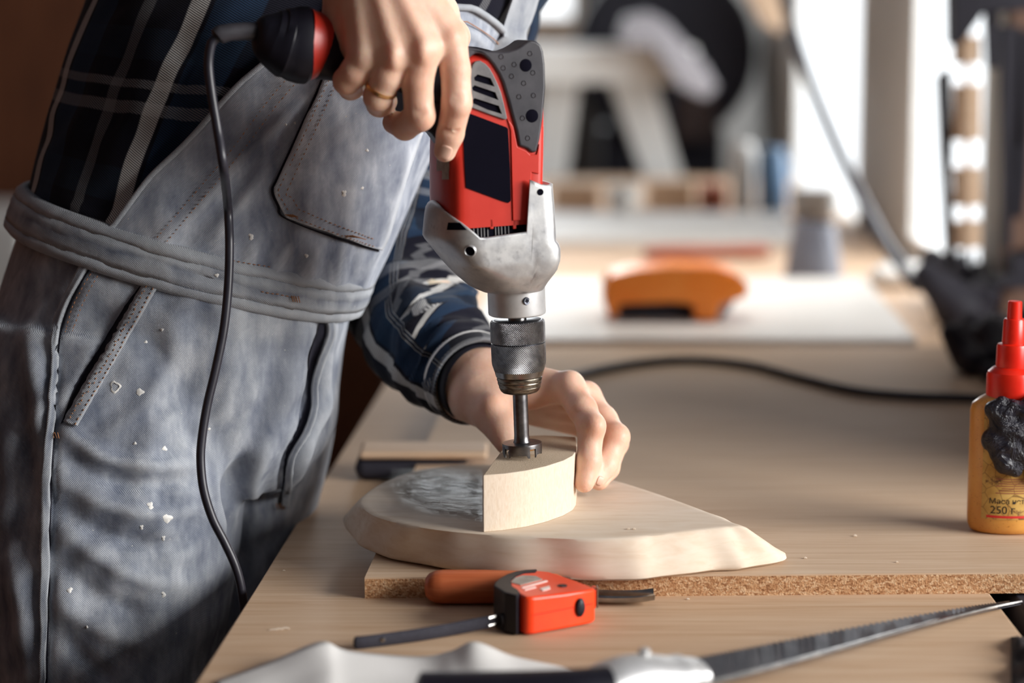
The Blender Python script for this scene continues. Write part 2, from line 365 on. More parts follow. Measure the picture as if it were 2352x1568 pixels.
# plaid flannel, in metres of cloth (UV)
def plaid(name, bright=1.0, ou=0.0, ov=0.0):
    t = NT(name); v = t.coords('UV'); s_ = t.n('ShaderNodeSeparateXYZ'); t.l(v, s_.inputs[0])
    def stripe(ch, per, cen, w, off):
        q = t.math('ABSOLUTE', t.math('SUBTRACT', t.math('FRACT', t.math('ADD', t.math('DIVIDE', t.math('ADD', s_.outputs[ch], off), per), 0.5 - cen)), 0.5))
        return t.math('SUBTRACT', 1.0, t.math('SMOOTH_MIN', t.math('MULTIPLY', t.math('MAXIMUM', t.math('SUBTRACT', q, w / per / 2), 0.0), 90.0), 1.0, 0.1), clamp=True)
    tw = t.math('MULTIPLY_ADD', t.math('SINE', t.math('MULTIPLY', t.math('ADD', s_.outputs[0], t.math('MULTIPLY', s_.outputs[1], -1.9)), 1900.0)), 0.5, 0.5)
    tw2 = t.math('SUBTRACT', 1.0, tw)
    bs = lambda r, g, b: srgb(r * bright, g * bright, b * bright)
    c = bs(20, 20, 32)
    per = 0.118
    c = t.mix(t.math('MULTIPLY', stripe(0, per, 0.30, 0.030, ou), t.math('MULTIPLY_ADD', tw, 0.42, 0.05)), c, bs(44, 80, 116))
    c = t.mix(t.math('MULTIPLY', stripe(1, per, 0.62, 0.026, ov), t.math('MULTIPLY_ADD', tw2, 0.45, 0.0)), c, bs(38, 60, 80))
    c = t.mix(t.math('MULTIPLY', stripe(1, per, 0.16, 0.009, ov), t.math('MULTIPLY_ADD', tw2, 0.6, 0.0)), c, bs(170, 170, 172))
    c = t.mix(t.math('MULTIPLY', stripe(1, per, 0.33, 0.006, ov), t.math('MULTIPLY_ADD', tw2, 0.6, 0.0)), c, bs(170, 170, 172))
    c = t.mix(t.math('MULTIPLY', stripe(0, per, 0.52, 0.012, ou), t.math('MULTIPLY_ADD', tw, 0.85, 0.1)), c, bs(232, 230, 226))
    c = t.mix(t.math('MULTIPLY', stripe(0, per, 0.86, 0.009, ou), t.math('MULTIPLY_ADD', tw, 0.5, 0.05)), c, bs(150, 150, 152))
    t.col(c); t.set(rough=0.95, spec=0.15, sheen=0.1); t.bump(tw, 0.3, 0.0008); M[name] = t.m
plaid('plaid'); plaid('plaid_sleeve', 1.0, 0.03, 0.02)
# glue bottle
t = NT('bottle_plastic'); v = t.coords('Object'); n1 = t.noise(v, 30, 4); n2 = t.noise(v, 700, 2)
c = t.ramp(n1, [(0.3, srgb(206, 138, 60)), (0.7, srgb(226, 166, 84))]); c = t.mix(t.ramp(n2, [(0.66, (0, 0, 0, 1)), (0.72, (1, 1, 1, 1))]), c, srgb(150, 88, 30))
t.col(c); t.set(rough=0.28, sss=0.3, sssr=(1, .5, .2), ssss=0.01); M['bottle'] = t.m
t = NT('bottle_label'); v = t.coords('Object'); vo = t.n('ShaderNodeTexVoronoi', feature='DISTANCE_TO_EDGE'); vo.inputs['Scale'].default_value = 95; t.l(v, vo.inputs['Vector'])
n1 = t.noise(v, 60, 5); c = t.ramp(n1, [(0.3, srgb(178, 132, 60)), (0.6, srgb(208, 168, 90)), (0.8, srgb(222, 188, 112))])
c = t.mix(t.ramp(vo.outputs['Distance'], [(0.0, (1, 1, 1, 1)), (0.03, (0, 0, 0, 1))]), c, srgb(110, 72, 34))
c = t.mix(t.ramp(t.noise(v, 42, 6, 0.7), [(0.56, (0, 0, 0, 1)), (0.63, (1, 1, 1, 1))]), c, srgb(96, 56, 32)); t.col(c); t.set(rough=0.5); M['bottle_label'] = t.m
t = NT('black_smudge'); v = t.coords('Object'); n1 = t.noise(v, 60, 5, 0.6, 1.0); t.col(srgb(30, 29, 40)); t.set(rough=0.35); t.bump(n1, 0.9, 0.01); M['black_smudge'] = t.m
# plastic film, shade beside the block painted in as a dark see-through colour
t = NT('film_shade'); v = t.coords('Object'); n1 = t.noise(v, 45, 5, 0.6, 1.5); t.col((0.03, 0.03, 0.04, 1)); su = t.n('ShaderNodeSeparateXYZ'); t.l(t.coords('UV'), su.inputs[0]); fu = t.math('MULTIPLY', su.outputs[0], 2.2, clamp=True); fv = t.math('MULTIPLY', t.math('MULTIPLY', su.outputs[1], t.math('SUBTRACT', 1.0, su.outputs[1])), 5.5, clamp=True); t.set(rough=0.3, alpha=t.math('MULTIPLY', t.math('MULTIPLY', fu, fv), t.math('MULTIPLY_ADD', t.noise(t.coords('Object'), 20, 3), 1.2, 0.0, clamp=True)), spec=0.03); t.bump(n1, 0.5, 0.004); M['film'] = t.m
t = NT('window_glass'); t.col((0.95, 0.97, 1, 1)); t.set(rough=0.05, alpha=0.06); t.bump(t.noise(t.coords('Object'), 3), 0.02, 0.001); M['glass'] = t.m
M['wall_grey'] = simple('plaster_grey', srgb(150, 147, 142), srgb(164, 161, 156), 3, rough=0.9, bump=0.05, bscale=60)
M['wall_pale'] = simple('plaster_pale', srgb(206, 203, 198), srgb(214, 211, 206), 3, rough=0.9)
M['wall_dark'] = simple('plaster_dark', srgb(98, 95, 93), srgb(110, 107, 104), 3, rough=0.9)
M['ceiling'] = simple('ceiling_paint', srgb(92, 95, 104), srgb(100, 103, 112), 2, rough=0.95)
M['white_paint'] = simple('white_paint', srgb(234, 232, 227), srgb(240, 238, 234), 14, rough=0.55)
M['white_board'] = simple('white_board', srgb(206, 202, 196), srgb(214, 210, 205), 8, rough=0.5)
M['grey_machine'] = simple('grey_machine', srgb(140, 137, 142), srgb(154, 151, 156), 14, rough=0.5)
M['dark_navy'] = simple('dark_navy', srgb(28, 26, 38), srgb(36, 34, 46), 20, rough=0.7)
M['dark_brown'] = simple('dark_brown', srgb(58, 42, 40), srgb(72, 52, 46), 20, rough=0.7)
M['orange_tool'] = simple('orange_plastic', srgb(252, 138, 46), srgb(254, 150, 62), 20, rough=0.35)
M['blue'] = simple('blue_plastic', srgb(92, 128, 166), srgb(112, 146, 180), 20, rough=0.4)
M['bucket_grey'] = simple('bucket_grey', srgb(112, 114, 126), srgb(130, 132, 142), 20, rough=0.45)
M['terracotta'] = simple('red_wood', srgb(150, 82, 60), srgb(166, 98, 76), 40, (2, 30, 30), rough=0.5)
M['cloth_dark'] = simple('dark_cloth', srgb(38, 32, 34), srgb(92, 72, 62), 160, rough=0.95, bump=0.8, bscale=500, lo=0.5, hi=0.75)
M['yellow'] = simple('ochre_plastic', srgb(206, 148, 62), srgb(216, 160, 76), 30, rough=0.45)
# ------------------------------------------------------------------ the room
def struct(o): o['kind'] = 'structure'; return o
def slab_box(name, x0, x1, y0, y1, z0, z1, mat, parent=None, bevel=0):
    return MB().box(((x0 + x1) / 2, (y0 + y1) / 2, (z0 + z1) / 2), (x1 - x0, y1 - y0, z1 - z0)).build(name, mat, parent, smooth=False, bevel=bevel)
CH = 2.9
struct(slab_box('floor', -2.7, 2.7, -2.7, 7.6, -0.1, 0, M['floor_wood']))
struct(slab_box('ceiling', -2.7, 2.7, -2.7, 7.6, CH, CH + 0.1, M['ceiling']))
struct(slab_box('wall_left', -2.7, -2.6, -2.7, 7.6, 0, CH, M['brown_panel']))
def wall_holes(name, axis, c0, c1, lo, hi, holes, mat):
    """a wall slab across [lo,hi] on one axis with rectangular openings (a0,a1,z0,z1)"""
    mb = MB(); edges = sorted({lo, hi, *[h[0] for h in holes], *[h[1] for h in holes]})
    for a, b in zip(edges[:-1], edges[1:]):
        hs = [h for h in holes if h[0] <= a and h[1] >= b]
        zs = [(0, CH)] if not hs else [(0, hs[0][2]), (hs[0][3], CH)]
        for z0, z1 in zs:
            if z1 - z0 < 1e-4: continue
            s = (c1 - c0, b - a, z1 - z0); c = ((c0 + c1) / 2, (a + b) / 2, (z0 + z1) / 2)
            if axis == 'x': s = (b - a, c1 - c0, z1 - z0); c = ((a + b) / 2, (c0 + c1) / 2, (z0 + z1) / 2)
            mb.box(c, s)
    return struct(mb.build(name, mat, smooth=False))
def window(n, axis, c, a0, a1, z0, z1, mull=1):
    f = 0.035 if axis == 'x' or c > 1 else 0.018; fr = MB(); dep = 0.05 if axis == 'x' or c > 1 else 0.014
    def bar(b0, b1, y0, y1):
        s = (dep, b1 - b0, y1 - y0); q = (c, (b0 + b1) / 2, (y0 + y1) / 2)
        if axis == 'x': s = (b1 - b0, dep, y1 - y0); q = ((b0 + b1) / 2, c, (y0 + y1) / 2)
        fr.box(q, s)
    bar(a0, a1, z0, z0 + f); bar(a0, a1, z1 - f, z1); bar(a0, a0 + f, z0 + f, z1 - f); bar(a1 - f, a1, z0 + f, z1 - f)
    for i in range(1, mull + 1):
        m = a0 + (a1 - a0) * i / (mull + 1); bar(m - 0.015, m + 0.015, z0 + f, z1 - f)
    o = struct(fr.build('window_%d' % n, M['white_paint'], smooth=False))
    s = (0.004, a1 - a0 - 2 * f, z1 - z0 - 2 * f); q = (c, (a0 + a1) / 2, (z0 + z1) / 2)
    if axis == 'x': s = (a1 - a0 - 2 * f, 0.006, z1 - z0 - 2 * f); q = ((a0 + a1) / 2, c, (z0 + z1) / 2)
    MB().box(q, s).build('pane', M['glass'], o, smooth=False)
XF = 0.66; YR = 3.05
wall_holes('wall_right', 'y', 2.6, 2.7, -2.7, YR + 0.1, [(-0.45, 1.65, T + 0.35, T + 1.55)], M['wall_grey'])
wall_holes('wall_rear', 'x', -2.7, -2.6, -2.7, 2.7, [], M['wall_dark'])
wall_holes('wall_bench_side', 'y', XF, XF + 0.016, YR + 0.1, 7.6, [(3.165, 3.76, T + 0.02, T + 0.95), (4.32, 5.3, T - 0.02, T + 1.1)], M['wall_pale'])
struct(slab_box('wall_return', XF, 2.7, YR, YR + 0.1, 0, CH, M['wall_grey']))
zb0 = PY(1250, 62, 7.5).z
wall_holes('wall_back', 'x', 7.5, 7.6, -2.7, XF, [(-0.75, PY(1337, 0, 7.5).x, zb0, zb0 + 1.1)], M['wall_dark'])
window(1, 'y', 2.65, -0.45, 1.65, T + 0.35, T + 1.55, 2)
window(2, 'y', XF + 0.008, 3.165, 3.76, T + 0.02, T + 0.95, 0)
window(3, 'y', XF + 0.008, 4.32, 5.3, T - 0.02, T + 1.1, 0)
window(4, 'x', 7.56, -0.75, PY(1337, 0, 7.5).x, zb0, zb0 + 1.1, 0)
# wooden sill of the far window
struct(slab_box('trim_1', -0.8, PY(1345, 0, 7.4).x, 7.38, 7.5, PY(1250, 108, 7.42).z, zb0, M['pale_timber'], bevel=0.004))
# brown panelled partition on the far left
struct(slab_box('wall_partition', -2.6, PY(880, 0, 5.6).x, 5.6, 5.66, 0, CH, M['brown_panel']))

# ------------------------------------------------------------------ near workbench
def xl(Y): return -0.206 + 0.055 * (Y - 1.421)
xr = 0.352
wb = thing('workbench', 'plywood workbench with the oval slab, saw and tape measure on it', 'workbench', (0.07, 1.8, 0))
mb = MB(); mb.prism([(xl(0.95), 0.95, T), (xr, 0.95, T), (xr + 0.012, 2.73, T), (xl(2.73), 2.73, T)], (0, 0, -0.036))
adopt(wb, mb.build('bench_top', M['bench_ply'], smooth=False, bevel=0.0015))
for X, Y in ((xl(1.1) + 0.08, 1.1), (xr - 0.06, 1.1), (xl(2.6) + 0.08, 2.6), (xr - 0.06, 2.6)):
    adopt(wb, slab_box('leg', X - 0.035, X + 0.035, Y - 0.035, Y + 0.035, 0, T - 0.036, M['pale_timber'], bevel=0.003))
adopt(wb, slab_box('apron', xl(1.1) + 0.115, xr - 0.095, 1.08, 1.12, T - 0.13, T - 0.036, M['pale_timber']))
# dark tool cart at the right of the bench
ct = thing('tool_cart', 'dark cart standing against the right side of the workbench', 'cart', (0.6, 1.4, 0))
adopt(ct, slab_box('cart_top', xr + 0.022, 0.85, 1.0, 1.84, T - 0.05, T - 0.002, M['dark_navy'], bevel=0.004),
      slab_box('cart_body', xr + 0.04, 0.83, 1.03, 1.81, 0.12, T - 0.05, M['dark_navy'], bevel=0.004))
for X in (xr + 0.08, 0.79):
    for Y in (1.08, 1.76): adopt(ct, MB().lathe([(0.02, 0), (0.03, 0.01), (0.03, 0.11), (0.02, 0.12)], 16, (X, Y, 0)).build('caster', M['black']))
# rumpled brown cloth at the bench corner
mb = MB(); cg = []
for i in range(15):
    row = []
    for j in range(15):
        u, w_ = i / 14, j / 14; q = PZ(2322 + 110 * u, 1600 - 135 * w_, T)
        e = min(u, 1 - u, w_, 1 - w_); row.append(Vector((q.x, q.y, T + 0.001 + min(e * 5, 1) * (0.006 + 0.006 * math.sin(9 * u + 5 * w_) * math.cos(11 * w_)))))
    cg.append(row)
mb.rings(cg, closed=False); o = mb.build('cloth', M['cloth_dark'], sharp=0); so = o.modifiers.new('s', 'SOLIDIFY'); so.thickness = 0.003; so.offset = 1
tag(o, 'rumpled dark brown cloth at the right front corner of the workbench', 'cloth')

# added unseen cabinet, blocks the side window light to darken the board
cb_ = thing('shade_cabinet', 'added dark cabinet out of view, shading the particle board', 'cabinet', (0.8, 2.15, 0))
adopt(cb_, slab_box('shade_cabinet_carcass', 0.64, 0.98, 1.85, 2.38, 0.05, 1.7, M['dark_brown'], bevel=.004), slab_box('shade_cabinet_plinth', 0.66, 0.97, 1.87, 2.36, 0, 0.05, M['dark_navy']))
for y0 in (1.855, 2.118):
    d_ = slab_box('shade_cabinet_door', 0.622, 0.64, y0, y0 + 0.263, 0.07, 1.68, M['dark_brown'], bevel=.003); adopt(cb_, d_)

# ------------------------------------------------------------------ particle board panel
CT = 0.016; ZP = T + CT
nl = PZ(838, 1374, T); nr = PZ(2352, 1362, T); dirx = (nr - nl).normalized(); nr2 = nl + dirx * ((0.60 - nl.x) / dirx.x)
fl = Vector((nl.x + 0.055 * (2.70 - nl.y), 2.70, T)); fr_ = Vector((0.60, 2.70, T))
pb = thing('particle_board', 'veneered particle board panel lying across the workbench under the oval slab', 'board', (0.2, 2.2, T))
adopt(pb, MB().prism([nl, nr2, fr_, fl], (0, 0, CT - 0.0012)).build('particle_core', M['particle_core'], smooth=False))
ins = [p + Vector((0, 0, CT - 0.0012)) for p in (nl, nr2, fr_, fl)]
adopt(pb, MB().prism(ins, (0, 0, 0.0012)).build('veneer', M['panel_laminate'], smooth=False))

# ------------------------------------------------------------------ oval slab
ZS = ZP + 0.032
tp = [(830, 1146), (848, 1176), (905, 1197), (1000, 1214), (1115, 1225), (1260, 1233), (1400, 1236), (1500, 1228), (1600, 1217), (1672, 1209), (1700, 1206),
      (1672, 1196), (1625, 1176), (1520, 1136), (1400, 1100), (1250, 1074), (1100, 1066), (980, 1076), (890, 1102)]
bt = [(798, 1186), (812, 1238), (862, 1268), (960, 1292), (1100, 1313), (1260, 1324), (1410, 1329), (1520, 1323), (1640, 1307), (1725, 1301), (1802, 1284)]
ring_t = []; ring_b = []
for i, p in enumerate(tp):
    q = PZ(*p, ZS); ring_t.append(Vector((q.x, q.y, 0)))
    if i < len(bt): b = PZ(*bt[i], ZP + 0.003); ring_b.append(Vector((b.x, b.y, 0)))
    else: ring_b.append(ring_t[-1] + Vector((0.006 if i < 14 else -0.002, 0.003, 0)))
ring_b[11] = PZ(1790, 1262, ZP + 0.006); ring_b[11].z = 0
ring_b[12] = PZ(1730, 1232, ZP + 0.008); ring_b[12].z = 0
NR = 160; A_ = crom(ring_t, NR, True); B_ = crom(ring_b, NR, True); cen = sum(A_, Vector()) / NR
rings = []
for f, z, sh in ((0.0, ZS, -0.006), (0.0, ZS, -0.0015), (0.04, ZS - 0.0008, 0), (0.16, ZS - 0.003, 0), (0.45, ZS - 0.012, 0.001), (0.75, ZS - 0.021, 0.001), (0.95, ZP + 0.006, 0.001), (1.0, ZP + 0.0028, 0), (1.0, ZP + 0.0008, -0.004), (1.0, ZP + 0.0006, -0.012)):
    r = []
    for k in range(NR):
        p = A_[k].lerp(B_[k], f); dvec = (p - cen).normalized(); wob = 0.0016 * math.sin(k * 0.55) * math.sin(k * 0.17 + 1) * (1 if 0.1 < f else 0)
        p = p + dvec * (sh + wob); r.append(Vector((p.x, p.y, z)))
    rings.append(r)
o = MB().rings(rings).build('oval_slab', M['slab_wood'], sharp=50)
tag(o, 'pale teardrop shaped live edge wooden slab under the drilled block', 'wooden slab')

# ------------------------------------------------------------------ block being drilled
ZBT = T + 0.0912
bl = [(1110, 1091), (1160, 1087), (1210, 1080), (1255, 1070), (1295, 1057), (1316, 1046), (1323, 1036), (1325, 1018), (1322, 1003), (1250, 999), (1170, 1002), (1152, 1034)]
pts = [PZ(*p, ZBT) for p in bl]; pts = [Vector((p.x, p.y, ZS)) for p in pts]
BLOCK_PTS = pts
mb = MB(); n = len(pts); v = pts + [Vector((p.x, p.y, ZBT)) for p in pts]; mb.add(v, [tuple(range(n - 1, -1, -1)), tuple(range(n, 2 * n))] + [(i, (i + 1) % n, (i + 1) % n + n, i + n) for i in range(n)])
o = mesh_obj('wooden_block', mb.v, mb.f, M['block_wood'], smooth=True, sharp=25, bevel=0.0006, segs=1, mats=[M['block_endgrain']], fmat=[0, 1] + [0] * n)
tag(o, 'pale wooden block being drilled on top of the oval slab', 'wooden block')

# sawdust chips and crumbs on the bench
CHIP = ['tiny wood crumb on the slab near its front edge, the right one of two', 'tiny wood crumb on the slab near its front edge, the left one of two', 'tiny wood crumb in front of the gouge tip', 'tiny wood crumb below the board edge right of the gouge',
        'tiny wood crumb on the board between slab tip and bottle', 'tiny wood crumb on the board just right of the slab tip', 'tiny wood crumb near the board edge left of the bottle', 'pale wood shaving left of the strap, middle piece', 'pale wood shaving left of the strap, leftmost piece',
        'pale wood shaving left of the strap, rightmost piece', 'tiny wood crumb under the overhanging slab', 'tiny wood crumb on the bench by the cord']
for i, (px, py, z) in enumerate([(1456, 1216, ZS), (1443, 1216, ZS), (1436, 1385, T), (1580, 1377, T), (1964, 1232, ZP), (1850, 1283, ZP), (2060, 1292, ZP), (640, 1447, T), (628, 1448, T), (655, 1445, T), (1105, 1285, ZP), (652, 1312, T)]):
    q = PZ(px, py, z); mb = MB(); r = 0.0012 + 0.0008 * random.random(); L = 0.006 if py > 1440 and px < 700 else r * 1.6
    mb.tube([q + Vector((-L / 2, 0, r * .4)), q + Vector((0, 0.0005, r * .6)), q + Vector((L / 2, 0, r * .4))], [(r * .3, r * .4), (r * .55, r * .7), (r * .3, r * .3)], 6)
    tag(mb.build('wood_chip', M['slab_wood']), CHIP[i], 'wood chip', 'wood chips')

# ------------------------------------------------------------------ film on the slab; block shade and dark reflections painted into it
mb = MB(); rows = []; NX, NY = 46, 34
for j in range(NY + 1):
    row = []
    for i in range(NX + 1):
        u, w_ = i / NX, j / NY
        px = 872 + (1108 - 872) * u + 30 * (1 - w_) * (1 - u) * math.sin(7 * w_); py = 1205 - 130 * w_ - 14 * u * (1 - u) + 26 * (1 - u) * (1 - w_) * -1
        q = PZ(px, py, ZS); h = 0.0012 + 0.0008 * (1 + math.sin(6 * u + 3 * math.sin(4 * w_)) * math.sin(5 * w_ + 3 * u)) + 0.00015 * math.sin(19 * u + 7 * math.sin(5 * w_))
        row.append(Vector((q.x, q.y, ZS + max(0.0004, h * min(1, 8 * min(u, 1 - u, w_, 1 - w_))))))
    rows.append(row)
mb.rings(rows, closed=False, uv=[(i / NX, j / NY) for j in range(NY + 1) for i in range(NX + 1)]); o = mb.build('shaded_film', M['film'], sharp=0)
tag(o, 'crumpled plastic film with painted dark shade on the slab left of the block', 'plastic film')

# ------------------------------------------------------------------ brush lying behind the slab
def rbox(px0, px1, Y0, Y1, z0, z1, mat, r, name):
    x0 = (px0 - W / 2) / FPX * (Y0 * CP + (ZC - z0) * SP); x1 = (px1 - W / 2) / FPX * (Y0 * CP + (ZC - z0) * SP)
    return slab_box(name, x0, x1, Y0, Y1, z0, z1, mat, bevel=r)
br = thing('bench_brush', 'dark bench brush with a pale wooden back lying behind the oval slab', 'brush', PZ(960, 1112, T))
adopt(br, rbox(814, 1075, 2.02, 2.062, T + 0.0005, T + 0.0215, M['dark_navy'], 0.009, 'bristle_block'), rbox(824, 1120, 2.016, 2.066, T + 0.0215, T + 0.029, M['pale_timber'], 0.0035, 'brush_back'))

# ------------------------------------------------------------------ glue bottle
bq = PZ(2313, 1216, ZP); BC = Vector((bq.x, bq.y, ZP))
gb = thing('glue_bottle', 'amber glue bottle with a red stepped nozzle cap on the particle board', 'bottle', BC)
def ell(rx, ry, z, n=56): return [Vector((rx * math.cos(2 * math.pi * k / n), ry * math.sin(2 * math.pi * k / n), z)) for k in range(n)]
mb = MB(); mb.rings([ell(.026, .017, 0), ell(.030, .020, .0015), ell(.032, .022, .006), ell(.0325, .0225, .012), ell(.0325, .0225, .05), ell(.0325, .0225, .098), ell(.031, .0215, .1035), ell(.026, .020, .1075), ell(.0205, .0188, .110), ell(.018, .018, .111)])
mb.build('bottle_body', M['bottle'], gb, sharp=60)
def tier(name, prof): return MB().lathe([(a / 1000, b / 1000) for a, b in prof], 40).build(name, M['cap_red'], gb, sharp=30)
tier('cap', [(19.0, 109), (20.2, 109.6), (20.2, 126), (19.2, 129), (16, 131.8), (13.2, 133.4)])
tier('nozzle_base', [(13.2, 131), (13.4, 133), (13.0, 149), (12.4, 151), (9, 152)])
tier('nozzle', [(9.0, 151), (9.1, 153), (8.4, 170), (7.6, 171.4), (6, 171.6)])
tier('nozzle_tip', [(5.9, 171), (5.9, 172), (5.5, 184.6), (5.0, 185.4)])
mb = MB(); a0, a1 = math.radians(222), math.radians(395); rows = []
for z in (0.0135, 0.04, 0.07, 0.1):
    rows.append([Vector((.0329 * math.cos(a0 + (a1 - a0) * k / 40), .0229 * math.sin(a0 + (a1 - a0) * k / 40), z)) for k in range(41)])
lb = mb.rings(rows, closed=False).build('label', M['bottle_label'], gb, sharp=0)
def wrap_text(body, size, x0, z0, mat, name, rx, ry, parent):
    cu = bpy.data.curves.new(name, 'FONT'); cu.body = body; cu.size = size; o = bpy.data.objects.new(name, cu); COL.objects.link(o)
    bpy.context.view_layer.update(); me = bpy.data.meshes.new_from_object(o.evaluated_get(bpy.context.evaluated_depsgraph_get()))
    COL.objects.unlink(o); bpy.data.objects.remove(o)
    for vv in me.vertices:
        x = max(-rx * .99, min(rx * .99, x0 + vv.co.x)); y = -ry * math.sqrt(1 - (x / rx) ** 2); vv.co = (x, y, z0 + vv.co.y)
    me.materials.clear(); me.materials.append(mat); q = bpy.data.objects.new(name, me); link(q, parent); return q
wrap_text('Маса нетто:', 0.0062, -0.0195, 0.0262, M['black_print'], 'print', .0331, .0231, gb)
wrap_text('250 г', 0.0088, -0.0185, 0.0182, M['black_print'], 'print', .0331, .0231, gb)
rows = []
for z in (0.0146, 0.0166): rows.append([Vector((.0331 * math.cos(a0 + (a1 - a0) * k / 40), .0231 * math.sin(a0 + (a1 - a0) * k / 40), z)) for k in range(2, 41)])
MB().rings(rows, closed=False).build('print_line', M['red_print'], gb, sharp=0)
for i in range(7):
    z = 0.0345 + i * 0.0019; rows = [[Vector((.0331 * math.cos(a0 + (a1 - a0) * k / 40), .0231 * math.sin(a0 + (a1 - a0) * k / 40), z + e)) for k in range(5 + i % 3, 40)] for e in (0, 0.0007)]
    MB().rings(rows, closed=False).build('print_line', M['terracotta'], gb, sharp=0)
# black smudge covering the bottle label, added as a lumpy blob
pr = []
for i in range(46):
    x = -0.019 + 0.058 * random.random(); z = 0.047 + 0.058 * random.random()
    if x < -0.008 and (z < 0.058 or z > 0.103): continue
    y = -0.0225 * math.sqrt(max(0.05, 1 - (x / .034) ** 2)) - 0.003
    r = 0.006 + 0.0045 * random.random(); a = random.random() * 6.3
    pr.append(('c', (x, y, z), (x + 0.008 * math.cos(a), y - 0.003 * random.random(), z + 0.008 * math.sin(a)), r, r * 0.6, 0.004))
V, Fq = sdf_mesh(pr, 0.0013); mesh_obj('label_smudge', V, Fq, M['black_smudge'], gb, sharp=0)['label'] = 'lumpy black smudge covering the label'

# ------------------------------------------------------------------ tape measure
tm = thing('tape_measure', 'orange and black tape measure lying flat beside the chisel handle', 'tape measure', PZ(1255, 1425, T))
def zt(px): return T + 0.0285 - 0.0030 * (px - 1205) / 170
def tape_prism(name, px, mat, dz0, dz1, bev, base=None):
    top = [PZ(a, b, zt(a)) for a, b in px]
    v = [Vector((p.x, p.y, T + dz0 if base is None else p.z + base)) for p in top] + [p + Vector((0, 0, dz1)) for p in top]; n = len(px)
    ar = sum(v[i].x * v[(i + 1) % n].y - v[(i + 1) % n].x * v[i].y for i in range(n))
    f = [tuple(range(n - 1, -1, -1)), tuple(range(n, 2 * n))] + [(i, (i + 1) % n, (i + 1) % n + n, i + n) for i in range(n)]
    if ar < 0: f = [q[::-1] for q in f]
    o = mesh_obj(name, v, f, mat, bevel=bev, segs=3, sharp=30); adopt(tm, o); return o
CASE = tape_prism('case', [(1190, 1362), (1206, 1370), (1222, 1371), (1300, 1362), (1360, 1354), (1368, 1350), (1352, 1343), (1320, 1331), (1288, 1320), (1264, 1312), (1238, 1309), (1210, 1310), (1180, 1320), (1165, 1332), (1172, 1348)], M['orange_red'], 0.001, 0, 0.0036)
tape_prism('rubber_bumper', [(1134, 1345), (1136, 1338), (1148, 1328), (1164, 1319), (1184, 1312.5), (1206, 1309), (1234, 1307.5), (1231, 1315), (1204, 1317), (1186, 1324), (1174, 1334), (1176, 1346), (1190, 1354), (1196, 1362), (1188, 1369), (1160, 1362)], M['black'], 0.0005, 0.0006, 0.0012)
tape_prism('label', [(1174, 1338), (1196, 1344), (1246, 1331), (1230, 1323), (1200, 1322), (1182, 1328)], M['sticker'], 0, 0.0004, 0, base=-0.0005)
for q in ([(1197, 1349), (1200, 1351), (1258, 1335), (1254, 1333)], [(1204, 1353.5), (1206, 1356), (1232, 1349), (1229, 1347)], [(1240, 1352), (1247, 1357), (1264, 1352), (1262, 1346)]):
    tape_prism('print', q, M['print'], 0, 0.0004, 0, base=-0.0003)
tape_prism('screw', [(1292 + 11 * math.cos(a * .52), 1345.5 + 3.2 * math.sin(a * .52)) for a in range(12)], M['black'], 0, 0.0006, 0, base=-0.0005)
fA = PZ(1218, 1448, T); fB = PZ(1372, 1413, T)
bpy.context.view_layer.update(); CB = bvh_of(CASE); bp, bn = cast(CB, 1331, 1394); R = bn.to_track_quat('Z', 'Y').to_matrix()
adopt(tm, MB().lathe([(0.0042, -0.001), (0.0046, 0.0012), (0.0038, 0.0024), (0.002, 0.003), (0.0004, 0.0031)], 24, bp, R @ Matrix.Diagonal((0.85, 1.5, 1))).build('lock_button', M['black']))
sm = [cast(CB, 1222 + 140 * k / 30, 1413 - 27 * k / 30, 0.0001)[0] for k in range(31)]
adopt(tm, MB().tube(sm, 0.00035, 6).build('case_seam', M['cap_red']))
hk = fB + Vector((-0.0035, 0.004, 0.012))
adopt(tm, MB().box(hk + Vector((0.001, 0.002, 0)), (0.003, 0.012, 0.014)).build('tape_mouth', M['orange_red'], bevel=0.0008), MB().box(hk + Vector((0.0035, 0, 0.001)), (0.0012, 0.008, 0.015)).build('hook', M['steel'], bevel=0.0003))
sp_ = [PZ(1212, 1406, T + 0.012), PZ(1178, 1418, T + 0.010), PZ(1150, 1424, T + 0.009)]
adopt(tm, MB().tube(crom(sp_, 8), (0.005, 0.0028), 10, up=(0, 0, 1)).build('strap_anchor', M['black']))
a, b = PZ(1122, 1428, T + 0.008), PZ(1157, 1417, T + 0.0095)
for dz in (0.0027, -0.0027): adopt(tm, MB().tube([a + Vector((0, 0, dz)), b + Vector((0, 0, dz))], 0.0013, 8).build('clasp', M['steel']))
st = crom([PZ(1150, 1422, T + 0.008), PZ(1100, 1432, T + 0.0075), PZ(1040, 1444, T + 0.006), PZ(970, 1456, T + 0.0055), PZ(900, 1466, T + 0.005), PZ(840, 1474, T + 0.0048), PZ(812, 1476, T + 0.0048)], 40)
adopt(tm, MB().tube(st, [(0.0046, 0.0022)] * 38 + [(0.004, .002), (0.0022, .0012)], 12, up=(0, 0, 1)).build('wrist_strap', M['strap']))
q = st[28]; adopt(tm, MB().lathe([(0.0004, .0), (0.0016, 0.0003), (0.0016, 0.001), (0.0006, 0.0016)], 12, q + Vector((0, -0.0022, 0.001)), Matrix(((1, 0, 0), (0, 0, -1), (0, 1, 0)))).build('rivet', M['steel']))

